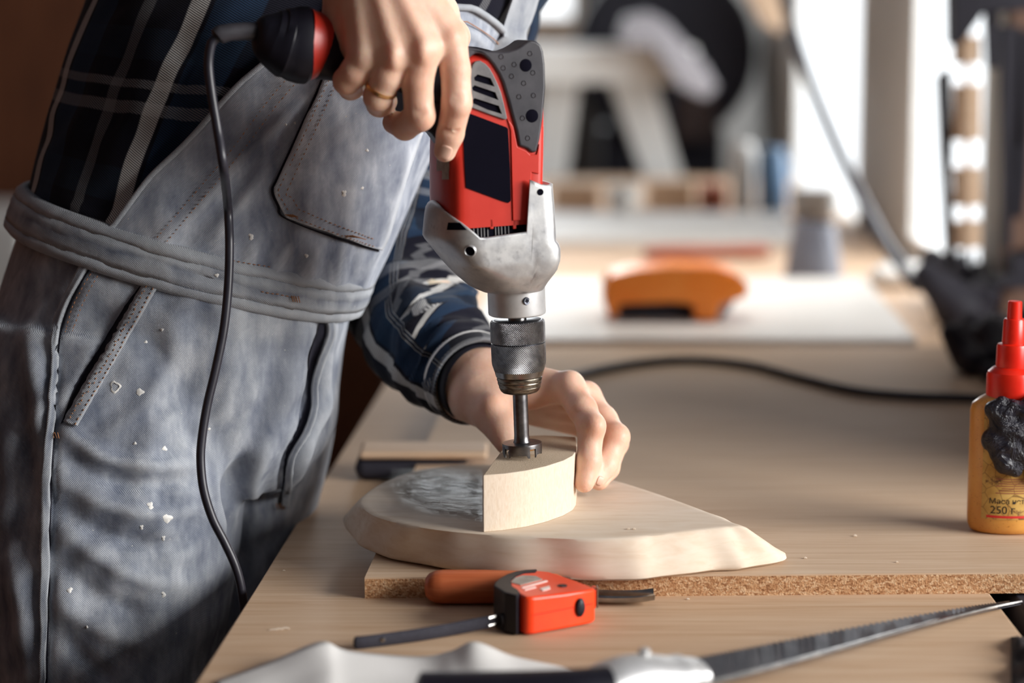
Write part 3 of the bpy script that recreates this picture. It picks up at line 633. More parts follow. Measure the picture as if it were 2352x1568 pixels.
# ------------------------------------------------------------------ chisel against the panel edge
YC = 1.611; CZ = T + 0.0128
xa = PY(975, 1357, YC).x; xb = PY(1292, 1357, YC).x; xe = PY(1502, 1350, YC).x
ch = thing('chisel', 'wood handled gouge lying against the front edge of the particle board', 'chisel', ((xa + xe) / 2, YC, T))
Rx = Matrix(((0, 0, 1), (0, 1, 0), (-1, 0, 0)))      # lathe axis -> +x
adopt(ch, MB().lathe([(0.0015, 0), (0.0065, 0.0008), (0.0098, 0.0035), (0.0118, 0.008), (0.0125, 0.014), (0.0124, 0.045), (0.0116, 0.075), (0.0095, xb - xa - 0.004), (0.0075, xb - xa)], 32, (xa, YC, CZ), Rx).build('handle', M['chisel_handle'], sharp=60))
adopt(ch, MB().lathe([(0.0078, -0.002), (0.0078, 0.010), (0.007, 0.012)], 24, (xb - 0.006, YC, CZ - 0.001), Rx).build('ferrule', M['steel']))
mb = MB(); path = crom([(xb, YC, CZ - 0.002), (xb + 0.012, YC, CZ - 0.005), (xe - 0.032, YC - 0.002, T + 0.0072), (xe - 0.012, YC - 0.003, T + 0.0082), (xe, YC - 0.004, T + 0.0105)], 26)
rings = []
for i, p in enumerate(path):
    f = i / 25; hw = 0.004 + 0.0055 * min(1, f * 2.2); hh = 0.0062 + 0.0012 * f; r = []
    for k in range(9): a = math.pi * (1.05 + 0.9 * k / 8); r.append(p + Vector((0, hw * math.cos(a), hh * math.sin(a) + 0.001)))
    th = 0.0035 * (1 - f) + 0.0012
    for k in range(8, -1, -1): a = math.pi * (1.05 + 0.9 * k / 8); r.append(p + Vector((0, (hw - .0012) * math.cos(a), (hh - th) * math.sin(a) + 0.001 + 0.002 * (1 - f))))
    rings.append(r)
adopt(ch, mb.rings(rings).build('blade', M['steel'], sharp=40))

# ------------------------------------------------------------------ paper in the foreground
far = [(498, 1566, 0.0006), (620, 1522, 0.005), (735, 1477, 0.0135), (800, 1497, 0.008), (960, 1511, 0.003), (1035, 1498, 0.008), (1092, 1477, 0.015), (1180, 1510, 0.007), (1290, 1534, 0.003), (1350, 1552, 0.001)]
fe = [PZ(a, b, T + z) for a, b, z in far]; fe = crom(fe, 70); rows = []
for j in range(26):
    t_ = j / 25; row = []
    for i, p in enumerate(fe):
        q = p + Vector((0.02 * t_, -0.21 * t_ + 0.0, 0)); hz = (p.z - T) * (1 - t_) ** 2.2 + 0.0012 + 0.0022 * math.sin(i * 0.19 + 4 * t_) ** 2 * t_ * (1 - t_) * 4
        row.append(Vector((q.x, q.y, T + hz)))
    rows.append(row)
o = MB().rings(rows, closed=False).build('paper_sheet', M['paper'], sharp=0); so = o.modifiers.new('s', 'SOLIDIFY'); so.thickness = 0.0006; so.offset = 1
tag(o, 'crumpled white paper sheet in the foreground by the bench edge', 'paper')

# ------------------------------------------------------------------ hand saw in the foreground
sw = thing('hand_saw', 'dark bladed hand saw with a black grip lying across the foreground', 'saw', PZ(1600, 1540, T))
te = crom([Vector(p) for p in ((1585, 1516, .022), (1700, 1494, .020), (1900, 1455, .016), (2100, 1417, .010), (2250, 1392, .005), (2330, 1382, .002))], 151)
ne = crom([Vector(p) for p in ((1585, 1583, .017), (1700, 1553, .015), (1900, 1499, .012), (2100, 1443, .008), (2250, 1404, .004), (2345, 1384, .0016))], 60)
top = []
for i, p in enumerate(te):
    q = PZ(p.x, p.y, T + p.z)
    if i % 2 and 3 < i < 146: q = q + Vector((-0.0012, 0.0045, 0))
    top.append(q)
low = [PZ(p.x, p.y, T + p.z) for p in ne]
mb = MB(); nT, nL = len(top), len(low); vv = top + low; vv2 = [p + Vector((0, 0, -0.0013)) for p in vv]; ff = []
idx = [round(i * (nL - 1) / (nT - 1)) for i in range(nT)]
for i in range(nT - 1):
    a, b = nT + idx[i], nT + idx[i + 1]
    ff.append((i, a, b, i + 1) if a != b else (i, a, i + 1))
N2 = nT + nL; ff2 = [tuple(q + N2 for q in reversed(f)) for f in ff]
rim = [(i + 1, i + 1 + N2, i + N2, i) for i in range(nT - 1)] + [(nT + i, nT + i + N2, nT + i + 1 + N2, nT + i + 1) for i in range(nL - 1)]
mb.add(vv + vv2, ff + ff2 + rim); adopt(sw, mb.build('blade', M['blade'], sharp=20))
sp1 = [PZ(p.x, p.y - 3, T + p.z + 0.0009) for p in ne]
adopt(sw, MB().tube(sp1, [(0.0016, 0.0035 * (1 - 0.6 * i / 59)) for i in range(60)], 8, up=(0, 0, 1)).build('spine', M['steel']))
hA, hB, hC = PZ(955, 1590, T + 0.020), PZ(1180, 1588, T + 0.021), PZ(1400, 1577, T + 0.022)
pth = crom([hA, PZ(1000, 1590, T + .020), hB, PZ(1320, 1583, T + .022), hC], 24)
adopt(sw, MB().tube(pth, [(0.0125 * (0.55 + 0.45 * min(1, i / 3)), 0.016 * (0.5 + 0.5 * min(1, i / 3))) for i in range(24)], 18, up=(0, 0, 1)).build('grip', M['black'], sharp=50))
bs = crom([PZ(1378, 1574, T + 0.021), PZ(1420, 1566, T + 0.021), PZ(1480, 1556, T + 0.021), PZ(1550, 1548, T + 0.020), PZ(1596, 1542, T + 0.019)], 18)
adopt(sw, MB().tube(bs, [((0.0115 + 0.004 * math.sin(math.pi * min(1, i / 12))) * (1 if i < 15 else 0.8), 0.019 if i < 15 else 0.017) for i in range(18)], 18, up=(0, 0, 1)).build('bolster', M['steel_cast'], sharp=50))
kq = PZ(1480, 1520, T + 0.030)
adopt(sw, MB().lathe([(0.0075, -0.006), (0.007, 0.002), (0.004, 0.003), (0.0038, 0.008), (0.002, 0.009)], 18, kq).build('clamp_screw', M['steel_cast']))
# ------------------------------------------------------------------ power drill (local frame: x along the grip, y towards the viewer, z up the spindle)
YAW = math.radians(18)
v_ = Vector((-0.037, 0.0, 1.0)).normalized(); u_ = Vector((-math.cos(YAW), -math.sin(YAW), 0)); u_ = (u_ - v_ * u_.dot(v_)).normalized(); w_v = v_.cross(u_)
DM = Matrix((u_, w_v, v_)).transposed().to_4x4(); DM.translation = P(1200, 1049, DB)
DI = DM.inverted(); CL = DI @ CAM
def L(px, py, w=0.0):
    d = DI.to_3x3() @ ray(px, py); return CL + d * ((w - CL.y) / d.y)
dr = thing('power_drill', 'red and black corded power drill boring into the wooden block', 'power drill'); dr.matrix_world = DM; bpy.context.view_layer.update()
def adopt_d(*os):
    for o in os: o.parent = dr; o.matrix_parent_inverse = DI
def arc(a, b, e, n):       # quarter superellipse from (1,0) side to (0,1) side: returns (cos,sin) pairs
    return [(math.copysign(abs(math.cos(t)) ** (2 / e), math.cos(t)), math.sin(t) ** (2 / e)) for t in [math.pi / 2 * k / n for k in range(n + 1)]]
def section(un, uc, ur, urc, wc, e1=2.0, e2=2.0):
    """closed ring in (u,w), starting on the front face at its right end and running left"""
    pts = []
    for k in range(12): pts.append((urc + (uc - urc) * k / 12, wc))
    for c, s in arc(1, 1, e1, 10)[::-1]: pts.append((uc + (un - uc) * c, wc * s))
    for c, s in arc(1, 1, e1, 10)[1:]: pts.append((uc + (un - uc) * c, -wc * s))
    for k in range(1, 12): pts.append((uc + (urc - uc) * k / 12, -wc))
    for c, s in arc(1, 1, e2, 8)[::-1]: pts.append((urc + (ur - urc) * c, -wc * s))
    for c, s in arc(1, 1, e2, 8)[1:-1]: pts.append((urc + (ur - urc) * c, wc * s))
    return pts
def interp(tab, x):
    for (a, b) in zip(tab[:-1], tab[1:]):
        if x <= b[0] or b is tab[-1]:
            f = max(0, min(1, (x - a[0]) / (b[0] - a[0]))); return [a[i] + (b[i] - a[i]) * f for i in range(1, len(a))]
# --- red motor body
rows = []
for y, pn, pc, prt in ((507, 1001, 1068, 1243), (440, 1000, 1067, 1244), (360, 1000, 1066, 1246), (300, 1002, 1066, 1247), (240, 1010, 1066, 1246), (180, 1020, 1068, 1240), (135, 1035, 1072, 1225), (120, 1050, 1080, 1205)):
    un, uc, ur = L(pn, y, 0).x, L(pc, y, .034).x, L(prt, y, .026).x
    z = L(1160, y, 0).z; wc = .034 if y > 130 else .030
    rows.append([Vector((a, b, z)) for a, b in section(un, uc, ur - .003, ur + .006, wc, 2.6, 2.4)])
body = MB().rings(rows).build('motor_body', M['red'], dr, sharp=50)
def plate(name, poly, mat, w0, w1, bevel=0.0, both=False, parent=None, trace=.036, segs=3):
    ws = [(w0, w1)] + ([(-w0, -w1)] if both else []); out = []
    for a, b in ws:
        pts = [L(x, y, trace) for x, y in poly]; pts = [Vector((p.x, a, p.z)) for p in pts]
        out.append(MB().prism(pts, (0, b - a, 0)).build(name, mat, parent or dr, bevel=bevel, segs=segs, sharp=40))
    return out[0]
RUB = [(1056, 104), (1092, 111), (1122, 117.5), (1150, 119), (1168, 117.5), (1184, 112), (1198, 104), (1210, 95), (1219, 91.5), (1232, 94), (1243, 103), (1248, 118), (1252, 147), (1253, 200), (1247, 272), (1240, 320), (1232, 350), (1221, 351), (1211, 342), (1192, 335),
       (1186, 300), (1177, 268), (1166, 226), (1155, 190), (1146, 170), (1133, 149), (1122, 136), (1112, 127), (1102, 123), (1090, 123), (1080, 132), (1070, 148), (1060, 160), (1052, 140)]
plate('rubber_heel', RUB, M['rubber'], .004, .0365, .0042)
plate('rubber_heel', [(x, max(y, 128)) for x, y in RUB if not (y < 120 and 1150 < x < 1250)], M['rubber'], -.0365, .004, .003)
sp_panel = plate('shell_seam_panel', [(1179, 507), (1174, 300), (1166, 272), (1180, 290), (1190, 338), (1210, 346), (1219, 356), (1233, 355), (1240, 330), (1239, 400), (1222, 396), (1214, 506)], M['red'], .033, .0352, .0006)
vent = plate('vent_grille', [(1080, 164), (1086, 148), (1092, 141), (1103, 139), (1116, 147), (1125, 157), (1133, 171), (1143, 192), (1151, 212), (1158, 240), (1165, 271), (1161.5, 275.5), (1120, 261), (1083, 247), (1079, 212)], M['grey_plastic'], .033, .0362, .0006)
cut = []
for q in ([(1088.5, 178), (1097, 170.5), (1127, 179.5), (1136, 199), (1090, 185)], [(1084, 201), (1090, 195.5), (1138, 212), (1145, 230), (1086, 208)], [(1084, 231.3), (1090, 225), (1146, 243), (1153, 262), (1120, 252), (1086, 237)]):
    pts = [L(x, y, .036) for x, y in q]; cut.append(MB().prism([Vector((p.x, .030, p.z)) for p in pts], (0, .012, 0)).build('cut', M['black'], dr, smooth=False))
    plate('vent_slot', q, M['label_black'], .0335, .0344)
def bool_cut(o, cutters):
    for c in cutters:
        m = o.modifiers.new('b', 'BOOLEAN'); m.operation = 'DIFFERENCE'; m.object = c; m.solver = 'EXACT'
    bpy.context.view_layer.update()
    me = bpy.data.meshes.new_from_object(o.evaluated_get(bpy.context.evaluated_depsgraph_get())); o.modifiers.clear(); o.data = me
    for c in cutters: bpy.data.objects.remove(c)
bool_cut(vent, cut)
plate('black_label', [(1062, 262), (1078, 260), (1163, 292), (1167, 296), (1172, 394), (1173.5, 461), (1168, 466), (1152, 461), (1071, 431), (1067, 370)], M['label_black'], .0335, .0349, 0, trace=.035)
# screws, nubs
def disc(name, px, py, r, w, mat, h=.0012, rim=None, parent=None):
    p = L(px, py, w); R = Matrix(((1, 0, 0), (0, 0, 1), (0, -1, 0)))
    o = MB().lathe([(r, -.004), (r, h * .6), (r * .9, h), (0.0002, h)] if not rim else [(r + rim, -.004), (r + rim, h * .7), (r + rim * .5, h), (r, h * .5), (r * .98, -.002), (0.0002, -.002)], 20, p, R).build(name, mat, parent or dr, sharp=30)
    return o
for px, py, r in ((1207, 150, .0047), (1221.5, 266, .0049)):
    disc('screw_well', px, py, r, .0362, M['label_black'], .0006)
for px, py in ((1217, 123), (1224, 167), (1181, 148), (1175, 175), (1203, 191), (1225.5, 219), (1192, 222), (1200, 271), (1212, 317), (1151, 130), (1156, 156)):
    disc('grip_nub', px, py, .0013, .0361, M['rubber'], .0009, .0007)
# --- fan ring showing between body and gear housing
zr0, zr1 = L(1160, 540, 0).z, L(1160, 500, 0).z
mb = MB(); mb.rings([[Vector((a, b, z)) for a, b in section(L(1010, 515, 0).x, L(1070, 515, .03).x, L(1236, 515, .026).x, L(1228, 515, .026).x, .031)] for z in (zr0, zr1)]); fan = mb.build('fan_ring', M['label_black'], dr, sharp=40)
for px in (1088, 1097, 1105, 1112, 1120, 1138, 1145, 1152, 1160, 1168):
    p = L(px, 515, .0318); MB().box((p.x, .0305, (zr0 + zr1) / 2), (.0009, .0025, zr1 - zr0)).build('fan_fin', M['grey_plastic'], dr, smooth=False)
for px in (1129.5, 1182):
    p = L(px, 515, .034); q0, q1 = L(px, 526, .034).z, L(px, 503, .034).z; MB().box((p.x, .0325, (q0 + q1) / 2), (.0027, .003, q1 - q0)).build('body_tab', M['red'], dr, bevel=.0005)
# --- cast gear housing
tabL = [(452, 1001), (464, 989), (480, 986), (525, 981), (532, 985), (560, 1008), (609, 1047), (644, 1084), (658, 1112)]
tabR = [(423, 1259), (470, 1263), (520, 1266), (549, 1267), (560, 1277), (612, 1279), (630, 1270), (645, 1262), (658, 1259)]
tabC = [(400, .0385, 1099), (545, .0385, 1101), (590, .0375, 1112), (620, .035, 1135), (645, .030, 1165), (658, .0252, 1187)]
def zy(y): return L(1187, y, 0).z
ys = [400 + i * 3 for i in range(87)]; zt_ = [(zy(y), y) for y in ys]
def y_of(z): return 400 + (zy(400) - z) / (zy(400) - zy(658)) * 258
def hsec(z):
    y = y_of(z); wc, pc = interp(tabC, y); un = L(interp(tabL, y)[0], y, 0).x; ur = L(interp(tabR, y)[0], y, .02).x; uc = min(L(pc, y, wc).x, un - .001)
    f = max(0, min(1, (y - 590) / 68)); urc = (ur + .008) * (1 - f); uc = uc * (1 - f) + 0 * f
    return section(un, uc, ur, urc, wc, 1.9 + .1 * f, 2.3 - .3 * f)
base = section(1, 0, -1, -.5, 1)
nS = len(base); tops = []
zb_ = zy(658)
u_in = L(1216, 470, .0385).x
s0 = hsec(zy(526))
for i in range(nS):
    a, b = s0[i]; aw = abs(b)
    unose, ucr = max(p[0] for p in s0), L(1101, 526, .0385).x
    if a > ucr: f = min(1, (a - ucr) / (unose - ucr)); y = 526 - 74 * f ** 0.9
    elif a < u_in: y = 402 + 16 * min(1, (u_in - a) / .012)
    else: y = 527 - 8 * (ucr - a) / (ucr - u_in)
    tops.append(y)
NTt = 26; grid = []
for k in range(NTt + 1):
    row = []
    for i in range(nS):
        ztop = zy(tops[i]); z = zb_ + (ztop - zb_) * k / NTt; a, b = hsec(z)[i]; row.append(Vector((a, b, z)))
    grid.append(row)
hs = MB().rings(grid, cap0=True, cap1=False).build('gear_housing', M['alloy'], dr, sharp=42)
so = hs.modifiers.new('s', 'SOLIDIFY'); so.thickness = .0022; so.offset = -1
bpy.context.view_layer.update(); HB = bvh_of(hs)
def on_housing(px, py, off=0):
    p, n_ = cast(HB, px, py, off); return DI @ p, DI.to_3x3() @ n_
def pit(name, px, py, r, mat, rim):
    p, n_ = on_housing(px, py); R = n_.to_track_quat('Z', 'Y').to_matrix()
    MB().lathe([(r, -.003), (r, .0004), (0.0002, .0004)], 20, p, R).build(name, mat, dr)
    if rim: MB().lathe([(r + .0010, -.001), (r + .0010, .0006), (r + .0004, .0011), (r, .0004)], 20, p, R, cap=False).build(name + '_rim', M['alloy'], dr, sharp=60)
pit('screw_hole', 1080, 576, .0036, M['label_black'], True)
pit('screw_hole', 1241, 441, .0024, M['label_black'], False)
q = [[on_housing(1030 - 3 * j / 6 + (27 + 19 * j / 6) * i / 12, 511 + 17 * j / 6, .0005)[0] for i in range(13)] for j in range(7)]
MB().rings(q, closed=False).build('side_slot', M['label_black'], dr, sharp=0)
# --- collar, spindle, chuck
def lathe_uv(name, prof, mat, n=64, parent=None, sharp=30):
    rings = []; uv = []
    for r, z in prof:
        rings.append([Vector((r * math.cos(2 * math.pi * k / n), r * math.sin(2 * math.pi * k / n), z)) for k in range(n)])
        uv += [(2 * math.pi * k / n * .021, z) for k in range(n)]
    mb = MB(); mb.rings(rings, uv=uv); return mesh_obj(name, mb.v, mb.f, mat, parent or dr, uv=mb.uv, sharp=sharp)
k_ = DB / FPX
def lp(pairs): return [(r * k_, zy(y)) for r, y in pairs]
lathe_uv('gear_collar', lp([(66, 650), (65.6, 660), (65.6, 716), (64.5, 720), (60, 722.5), (20, 723)]), M['steel_cast'])
p = L(1208, 691, .0208); R = Vector((L(1208, 691, 0).x + .001, .0217, 0)).normalized().to_track_quat('Z', 'Y').to_matrix()
sc = MB().lathe([(.0032, -.003), (.0032, .0009), (.0026, .0015), (0.0002, .0013)], 20, p, R).build('collar_screw', M['steel_dark'], dr, sharp=30)
for a in (0, math.pi / 2):
    MB().box(p + R @ Vector((0, 0, .0014)), (.0034, .0007, .0006), R @ Matrix.Rotation(a, 3, 'Z')).build('cross_slot', M['label_black'], sc, smooth=False)
lathe_uv('spindle', lp([(21, 720), (21, 745)]), M['steel'])
ck = lathe_uv('chuck', lp([(20, 733), (52, 733), (56, 735), (58, 740), (58, 790), (40, 846)]), M['steel_dark'])
lathe_uv('chuck_ring', lp([(57, 734), (61, 736), (62.5, 740), (62.5, 782), (61.5, 784.5), (58, 785)]), M['knurl'], parent=ck)
lathe_uv('chuck_sleeve', lp([(57, 786), (62, 787), (62.6, 792), (62.3, 828), (61.4, 836), (57.2, 850)]), M['hatch'], parent=ck)
lathe_uv('chuck_band', lp([(57.2, 849), (55.0, 858), (53.6, 863), (51.5, 864)]), M['steel'], parent=ck)
lathe_uv('chuck_nose', lp([(50, 864), (51.5, 865.5), (52.2, 869), (50, 876), (50.5, 878), (47.5, 886), (47.8, 888), (44, 896), (40, 900), (30, 903), (10, 904)]), M['steel_worn'], parent=ck)
bit = lathe_uv('forstner_bit', lp([(16.5, 896), (17, 903), (17.2, 1000), (18, 1012), (20, 1016), (45, 1017), (45.4, 1020), (45.4, 1026), (10, 1028)]), M['bit_steel'], n=40)
r0, r1, zt0, zt1 = 41.5 * k_, 45.6 * k_, zy(1021), zy(1046)
for a0_, a1_ in ((-165, -100), (-78, 12), (30, 95), (115, 178)):
    rr = []
    for i in range(13):
        a = math.radians(a0_ + (a1_ - a0_) * i / 12); c, s = math.cos(a), math.sin(a); zl = zt1 + (0.0022 if 0 < i < 11 else 0) + (0.003 * math.sin(i) ** 2 if i == 6 else 0)
        rr.append([Vector((r0 * c, r0 * s, zt0)), Vector((r1 * c, r1 * s, zt0)), Vector((r1 * c, r1 * s, zl)), Vector((r0 * c, r0 * s, zl))])
    MB().rings(rr).build('rim_cutter', M['bit_steel'], bit, sharp=30)
MB().lathe([(.0035, zy(1027)), (.0032, zy(1036)), (.0002, zy(1049))], 12).build('centre_point', M['steel'], bit)
for a in (0.5, 0.5 + math.pi):
    MB().box((.0085 * math.cos(a), .0085 * math.sin(a), zy(1035)), (.011, .003, .004), Matrix.Rotation(a, 3, 'Z') @ Matrix.Rotation(.5, 3, 'X')).build('chip_lifter', M['gold'] if a > 1 else M['steel'], bit, bevel=.0004)
# --- grip, red end ring, boot, strain relief, trigger
def oval_loft(name, stations, mat, n=28, ex=2.4, sharp=40):
    """stations: (px, py, half height mm, half width mm) in the plane w=0"""
    C = [L(a, b, 0) for a, b, _, _ in stations]; rings = []
    for i, (a, b, hh, ww) in enumerate(stations):
        t = (C[min(i + 1, len(C) - 1)] - C[max(i - 1, 0)]); t.y = 0; t.normalize(); nn = Vector((-t.z, 0, t.x)); r = []
        for k in range(n):
            an = 2 * math.pi * k / n; c, s = math.cos(an), math.sin(an)
            r.append(C[i] + nn * (hh / 1000 * math.copysign(abs(c) ** (2 / ex), c)) + Vector((0, ww / 1000 * math.copysign(abs(s) ** (2 / ex), s), 0)))
        rings.append(r)
    return MB().rings(rings).build(name, mat, dr, sharp=sharp)
oval_loft('grip', [(1110, 200, 28, 22), (1075, 186, 26, 20), (1010, 172, 23, 18), (930, 156, 20.5, 17), (850, 138, 20, 17), (790, 124, 20.5, 17), (752, 115, 22, 18.5), (728, 108, 24, 20)], M['black'])
oval_loft('end_ring', [(748, 114, 20, 18), (738, 110, 23, 20.5), (718, 106, 25.5, 22.5), (703, 104, 27, 24)], M['red'])
oval_loft('cord_boot', [(706, 104, 26, 23), (702, 104, 28, 25), (690, 103, 28, 25), (672, 100, 27, 24), (661, 98, 25.4, 23), (657, 97, 25.8, 23.2), (641, 92, 23.6, 21.5), (637, 91, 22.4, 20.5), (624, 86, 20.6, 19.5), (620, 85, 19.4, 18.6), (606, 79, 16, 16), (596, 75, 13.5, 14), (589, 73, 10.5, 11), (585, 72, 7.5, 8)], M['black'], sharp=24)
oval_loft('strain_relief', [(596, 72, 6.6, 6.6), (560, 72, 6.4, 6.4), (530, 74, 6.2, 6.2), (506, 79, 6.8, 6.8), (499, 84, 6.2, 6.2), (496, 87, 4.0, 4.0)], M['rubber'])
plate('trigger', [(884, 190), (877, 250), (884, 264), (912, 262), (940, 275), (985, 306), (1006, 335), (1020, 330), (1020, 190)], M['black'], -.009, .009, .003, trace=0)
BB = bvh_of(body)
def patch(bv, rows, off, name, mat, parent=None, thick=0, inv=None, sub=1, uvs=None):
    g = [[cast(bv, a, b, off)[0] for a, b in r] for r in rows]
    if inv is not None: g = [[inv @ p for p in r] for r in g]
    return MB().rings(g, closed=False).build(name, mat, parent, sharp=0)
bpy.context.view_layer.update()
patch(BB, [[(1004 + i * 3.2, 362 + j * 5) for i in range(10)] for j in range(7)], .0004, 'worn_sticker', M['sticker'], dr, inv=DI)
patch(BB, [[(1016 + i * 3.2, 392 + j * 5) for i in range(6)] for j in range(5)], .0004, 'worn_sticker', M['sticker'], dr, inv=DI)
# --- cord hanging in front of the overalls and over the bench edge
d0 = proj(DM @ L(499, 84, 0))[2]
cp = [(510, 80, d0), (494, 90, d0), (484, 106, d0), (479, 150, d0 + .002), (486, 215, d0 + .004), (500, 300, d0 + .006), (514, 390, d0 + .009), (523, 470, 1.70), (527, 560, 1.70), (524, 660, 1.70), (514, 755, 1.70), (496, 845, 1.70), (476, 930, 1.70), (464, 1005, 1.70), (461, 1060, 1.70), (468, 1125, 1.70), (488, 1190, 1.702), (516, 1245, 1.705), (540, 1298, 1.707), (554, 1350, 1.71), (562, 1420, 1.715), (566, 1520, 1.72), (580, 1700, 1.74), (640, 2400, 1.8)]
pc = crom([P(*p) for p in cp], 200); o = MB().tube(pc, 0.0034, 12).build('power_cord', M['cord'], sharp=0); adopt_d(o)
# ------------------------------------------------------------------ the person
pe = thing('person', 'person in a dark plaid flannel shirt and faded grey denim overalls drilling the block', 'person', (-0.35, 1.9, 0))
BX = Vector((0, -1, 0)); PD = -.03
TS = [((50, 545), (812, 705), 1.905, .122), ((75, 425), (866, 602), 1.905, .122), ((98, 330), (928, 462), 1.91, .126), ((121, 250), (984, 342), 1.915, .130), ((164, 110), (1080, 182), 1.925, .136),
      ((204, 0), (1168, 66), 1.93, .138), ((258, -150), (1230, -95), 1.94, .132), ((370, -320), (1230, -290), 1.945, .118), ((590, -440), (1190, -450), 1.95, .09), ((800, -510), (1110, -530), 1.95, .06)]
def torso_pt(t, th, off=0.0, ex=2.25):
    i = max(0, min(int(t), len(TS) - 2)); f = t - i
    g = lambda j: TS[max(0, min(len(TS) - 1, j))]
    def vec(s): return (P(*s[0], s[2] + PD), P(*s[1], s[2] + PD), s[3])
    a, b, c, d = vec(g(i - 1)), vec(g(i)), vec(g(i + 1)), vec(g(i + 2))
    cr = lambda q0, q1, q2, q3: 0.5 * ((2 * q1) + (q2 - q0) * f + (2 * q0 - 5 * q1 + 4 * q2 - q3) * f * f + (3 * q1 - q0 - 3 * q2 + q3) * f ** 3)
    Lp, Rp, bb = cr(a[0], b[0], c[0], d[0]), cr(a[1], b[1], c[1], d[1]), cr(a[2], b[2], c[2], d[2])
    C = (Lp + Rp) / 2; A = (Rp - Lp) / 2; al = A.length; A = A / al
    co, si = math.cos(th), math.sin(th)
    return C + A * ((al + off) * math.copysign(abs(co) ** (2 / ex), co)) + BX * ((bb + off) * math.copysign(abs(si) ** (2 / ex), si))
def fold_disp(o, folds, noise_amp=0.0, only_front=True):
    """real cloth folds: push vertices along their normals near the traced crease lines"""
    me = o.data; n = len(me.vertices); co = np.empty(n * 3); me.vertices.foreach_get('co', co); co = co.reshape(-1, 3)
    no = np.empty(n * 3); me.vertices.foreach_get('normal', no); no = no.reshape(-1, 3)
    q = co - np.array(CAM); d = q[:, 1] * CP - q[:, 2] * SP; up = q[:, 1] * SP + q[:, 2] * CP
    px = W / 2 + FPX * q[:, 0] / d; py = H / 2 - FPX * up / d; fr = np.clip(-(no * (q / np.linalg.norm(q, axis=1)[:, None])).sum(1) * 3, 0, 1)
    D = np.zeros(n)
    for line, amp, wd_ in folds:
        pts = np.array([(p.x, p.y) for p in crom(v2(line), 24)]); best = np.full(n, 1e9); tt = np.zeros(n)
        for k in range(len(pts) - 1):
            a, b = pts[k], pts[k + 1]; ab = b - a; t = np.clip(((px - a[0]) * ab[0] + (py - a[1]) * ab[1]) / (ab @ ab + 1e-9), 0, 1)
            dd = np.hypot(px - a[0] - t * ab[0], py - a[1] - t * ab[1]); m = dd < best; best[m] = dd[m]; tt[m] = (k + t[m]) / (len(pts) - 1)
        taper = np.sin(np.pi * np.clip(tt * 0.9 + 0.05, 0, 1)) ** 0.6
        D += amp / 1000 * np.exp(-(best / wd_) ** 2) * taper
    if noise_amp:
        D += noise_amp / 1000 * (np.sin(px * .021 + 2 * np.sin(py * .013)) * np.sin(py * .027 + 1.5 * np.sin(px * .009)) + .5 * np.sin(px * .06 + py * .035 + 2 * np.sin(py * .02)))
    co += no * (D * fr)[:, None]; me.vertices.foreach_set('co', co.ravel()); me.update()
# ---- shirt
NTH = 120; rows = []; uv = []
Lacc = 0; prev = None; ts = [i * 0.125 for i in range(0, 73)]
for t in ts:
    c0 = torso_pt(t, math.pi * .6)
    if prev is not None: Lacc += (c0 - prev).length
    prev = c0
    rows.append([torso_pt(t, -2 * math.pi * k / (NTH - 1) + 1.5 * math.pi) for k in range(NTH)]); uv += [((-2 * math.pi * k / (NTH - 1) + 1.5 * math.pi) * .15 + .6, Lacc) for k in range(NTH)]
mb = MB(); mb.rings(rows, closed=False, uv=uv)
shirt = mesh_obj('shirt', mb.v, mb.f, M['plaid'], uv=mb.uv, sharp=0); adopt(pe, shirt)
fold_disp(shirt, [([(330, 120), (290, 300), (200, 470)], 5, 22), ([(420, 260), (380, 400), (345, 530)], -6, 18), ([(520, 150), (470, 330), (400, 480)], 6, 24), ([(600, 120), (560, 240), (500, 360)], -7, 22), ([(230, 150), (170, 330), (120, 450)], 4, 26), ([(150, 470), (230, 500), (330, 530)], 5, 12), ([(440, 90), (430, 200), (415, 280)], -5, 14)], 2.0)
def sleeve(name, path, rad, n=40, N=70, mat='plaid_sleeve'):
    C = crom([P(*p) for p in path], N); R = [r.x for r in crom([Vector((r, 0, 0)) for r in rad], N)]
    for i in range(N): R[i] *= 1 + .05 * math.sin(i * .9) * (i < N - 8) + .03 * math.sin(i * 2.1 + 1)
    o = MB().tube(C, [r / 1000 for r in R], n, cap=False, up=(0, -1, 0)).build(name, M[mat], sharp=0); adopt(pe, o); o.parent = shirt; o.matrix_parent_inverse = pe.matrix_world.inverted() @ Matrix(); return o, C
def reparent(o, par):
    o.parent = par; bpy.context.view_layer.update(); o.matrix_parent_inverse = par.matrix_world.inverted()
bpy.context.view_layer.update()
s1, C1 = sleeve('sleeve', [(1110, -170, 1.97), (1020, 150, 1.99), (950, 420, 1.985), (925, 600, 1.965), (950, 735, 1.93), (1010, 810, 1.895), (1062, 852, 1.868), (1090, 876, 1.85)], [80, 68, 60, 56, 52, 46, 39, 35])
fold_disp(s1, [([(880, 600), (960, 700), (1060, 690)], 7, 22), ([(900, 560), (1000, 640), (1090, 640)], -7, 24), ([(850, 700), (930, 760), (1010, 740)], 6, 20), ([(880, 800), (960, 830), (1040, 780)], -5, 18), ([(920, 860), (1000, 880), (1070, 830)], 5, 16), ([(1060, 650), (1090, 680), (1110, 720)], 8, 16), ([(910, 500), (930, 600), (960, 690)], 6, 18)], 2.0)
cuffC = [C1[-9], C1[-1], C1[-1] + (C1[-1] - C1[-4]) * .55]
o = MB().tube(crom(cuffC, 9), [.0385, .0395, .0392, .039, .0385, .038, .0375, .037, .0355], 40, cap=False, up=(0, -1, 0)).build('cuff', M['plaid_sleeve'], sharp=0)
so = o.modifiers.new('s', 'SOLIDIFY'); so.thickness = .003
ce = crom(cuffC, 9)
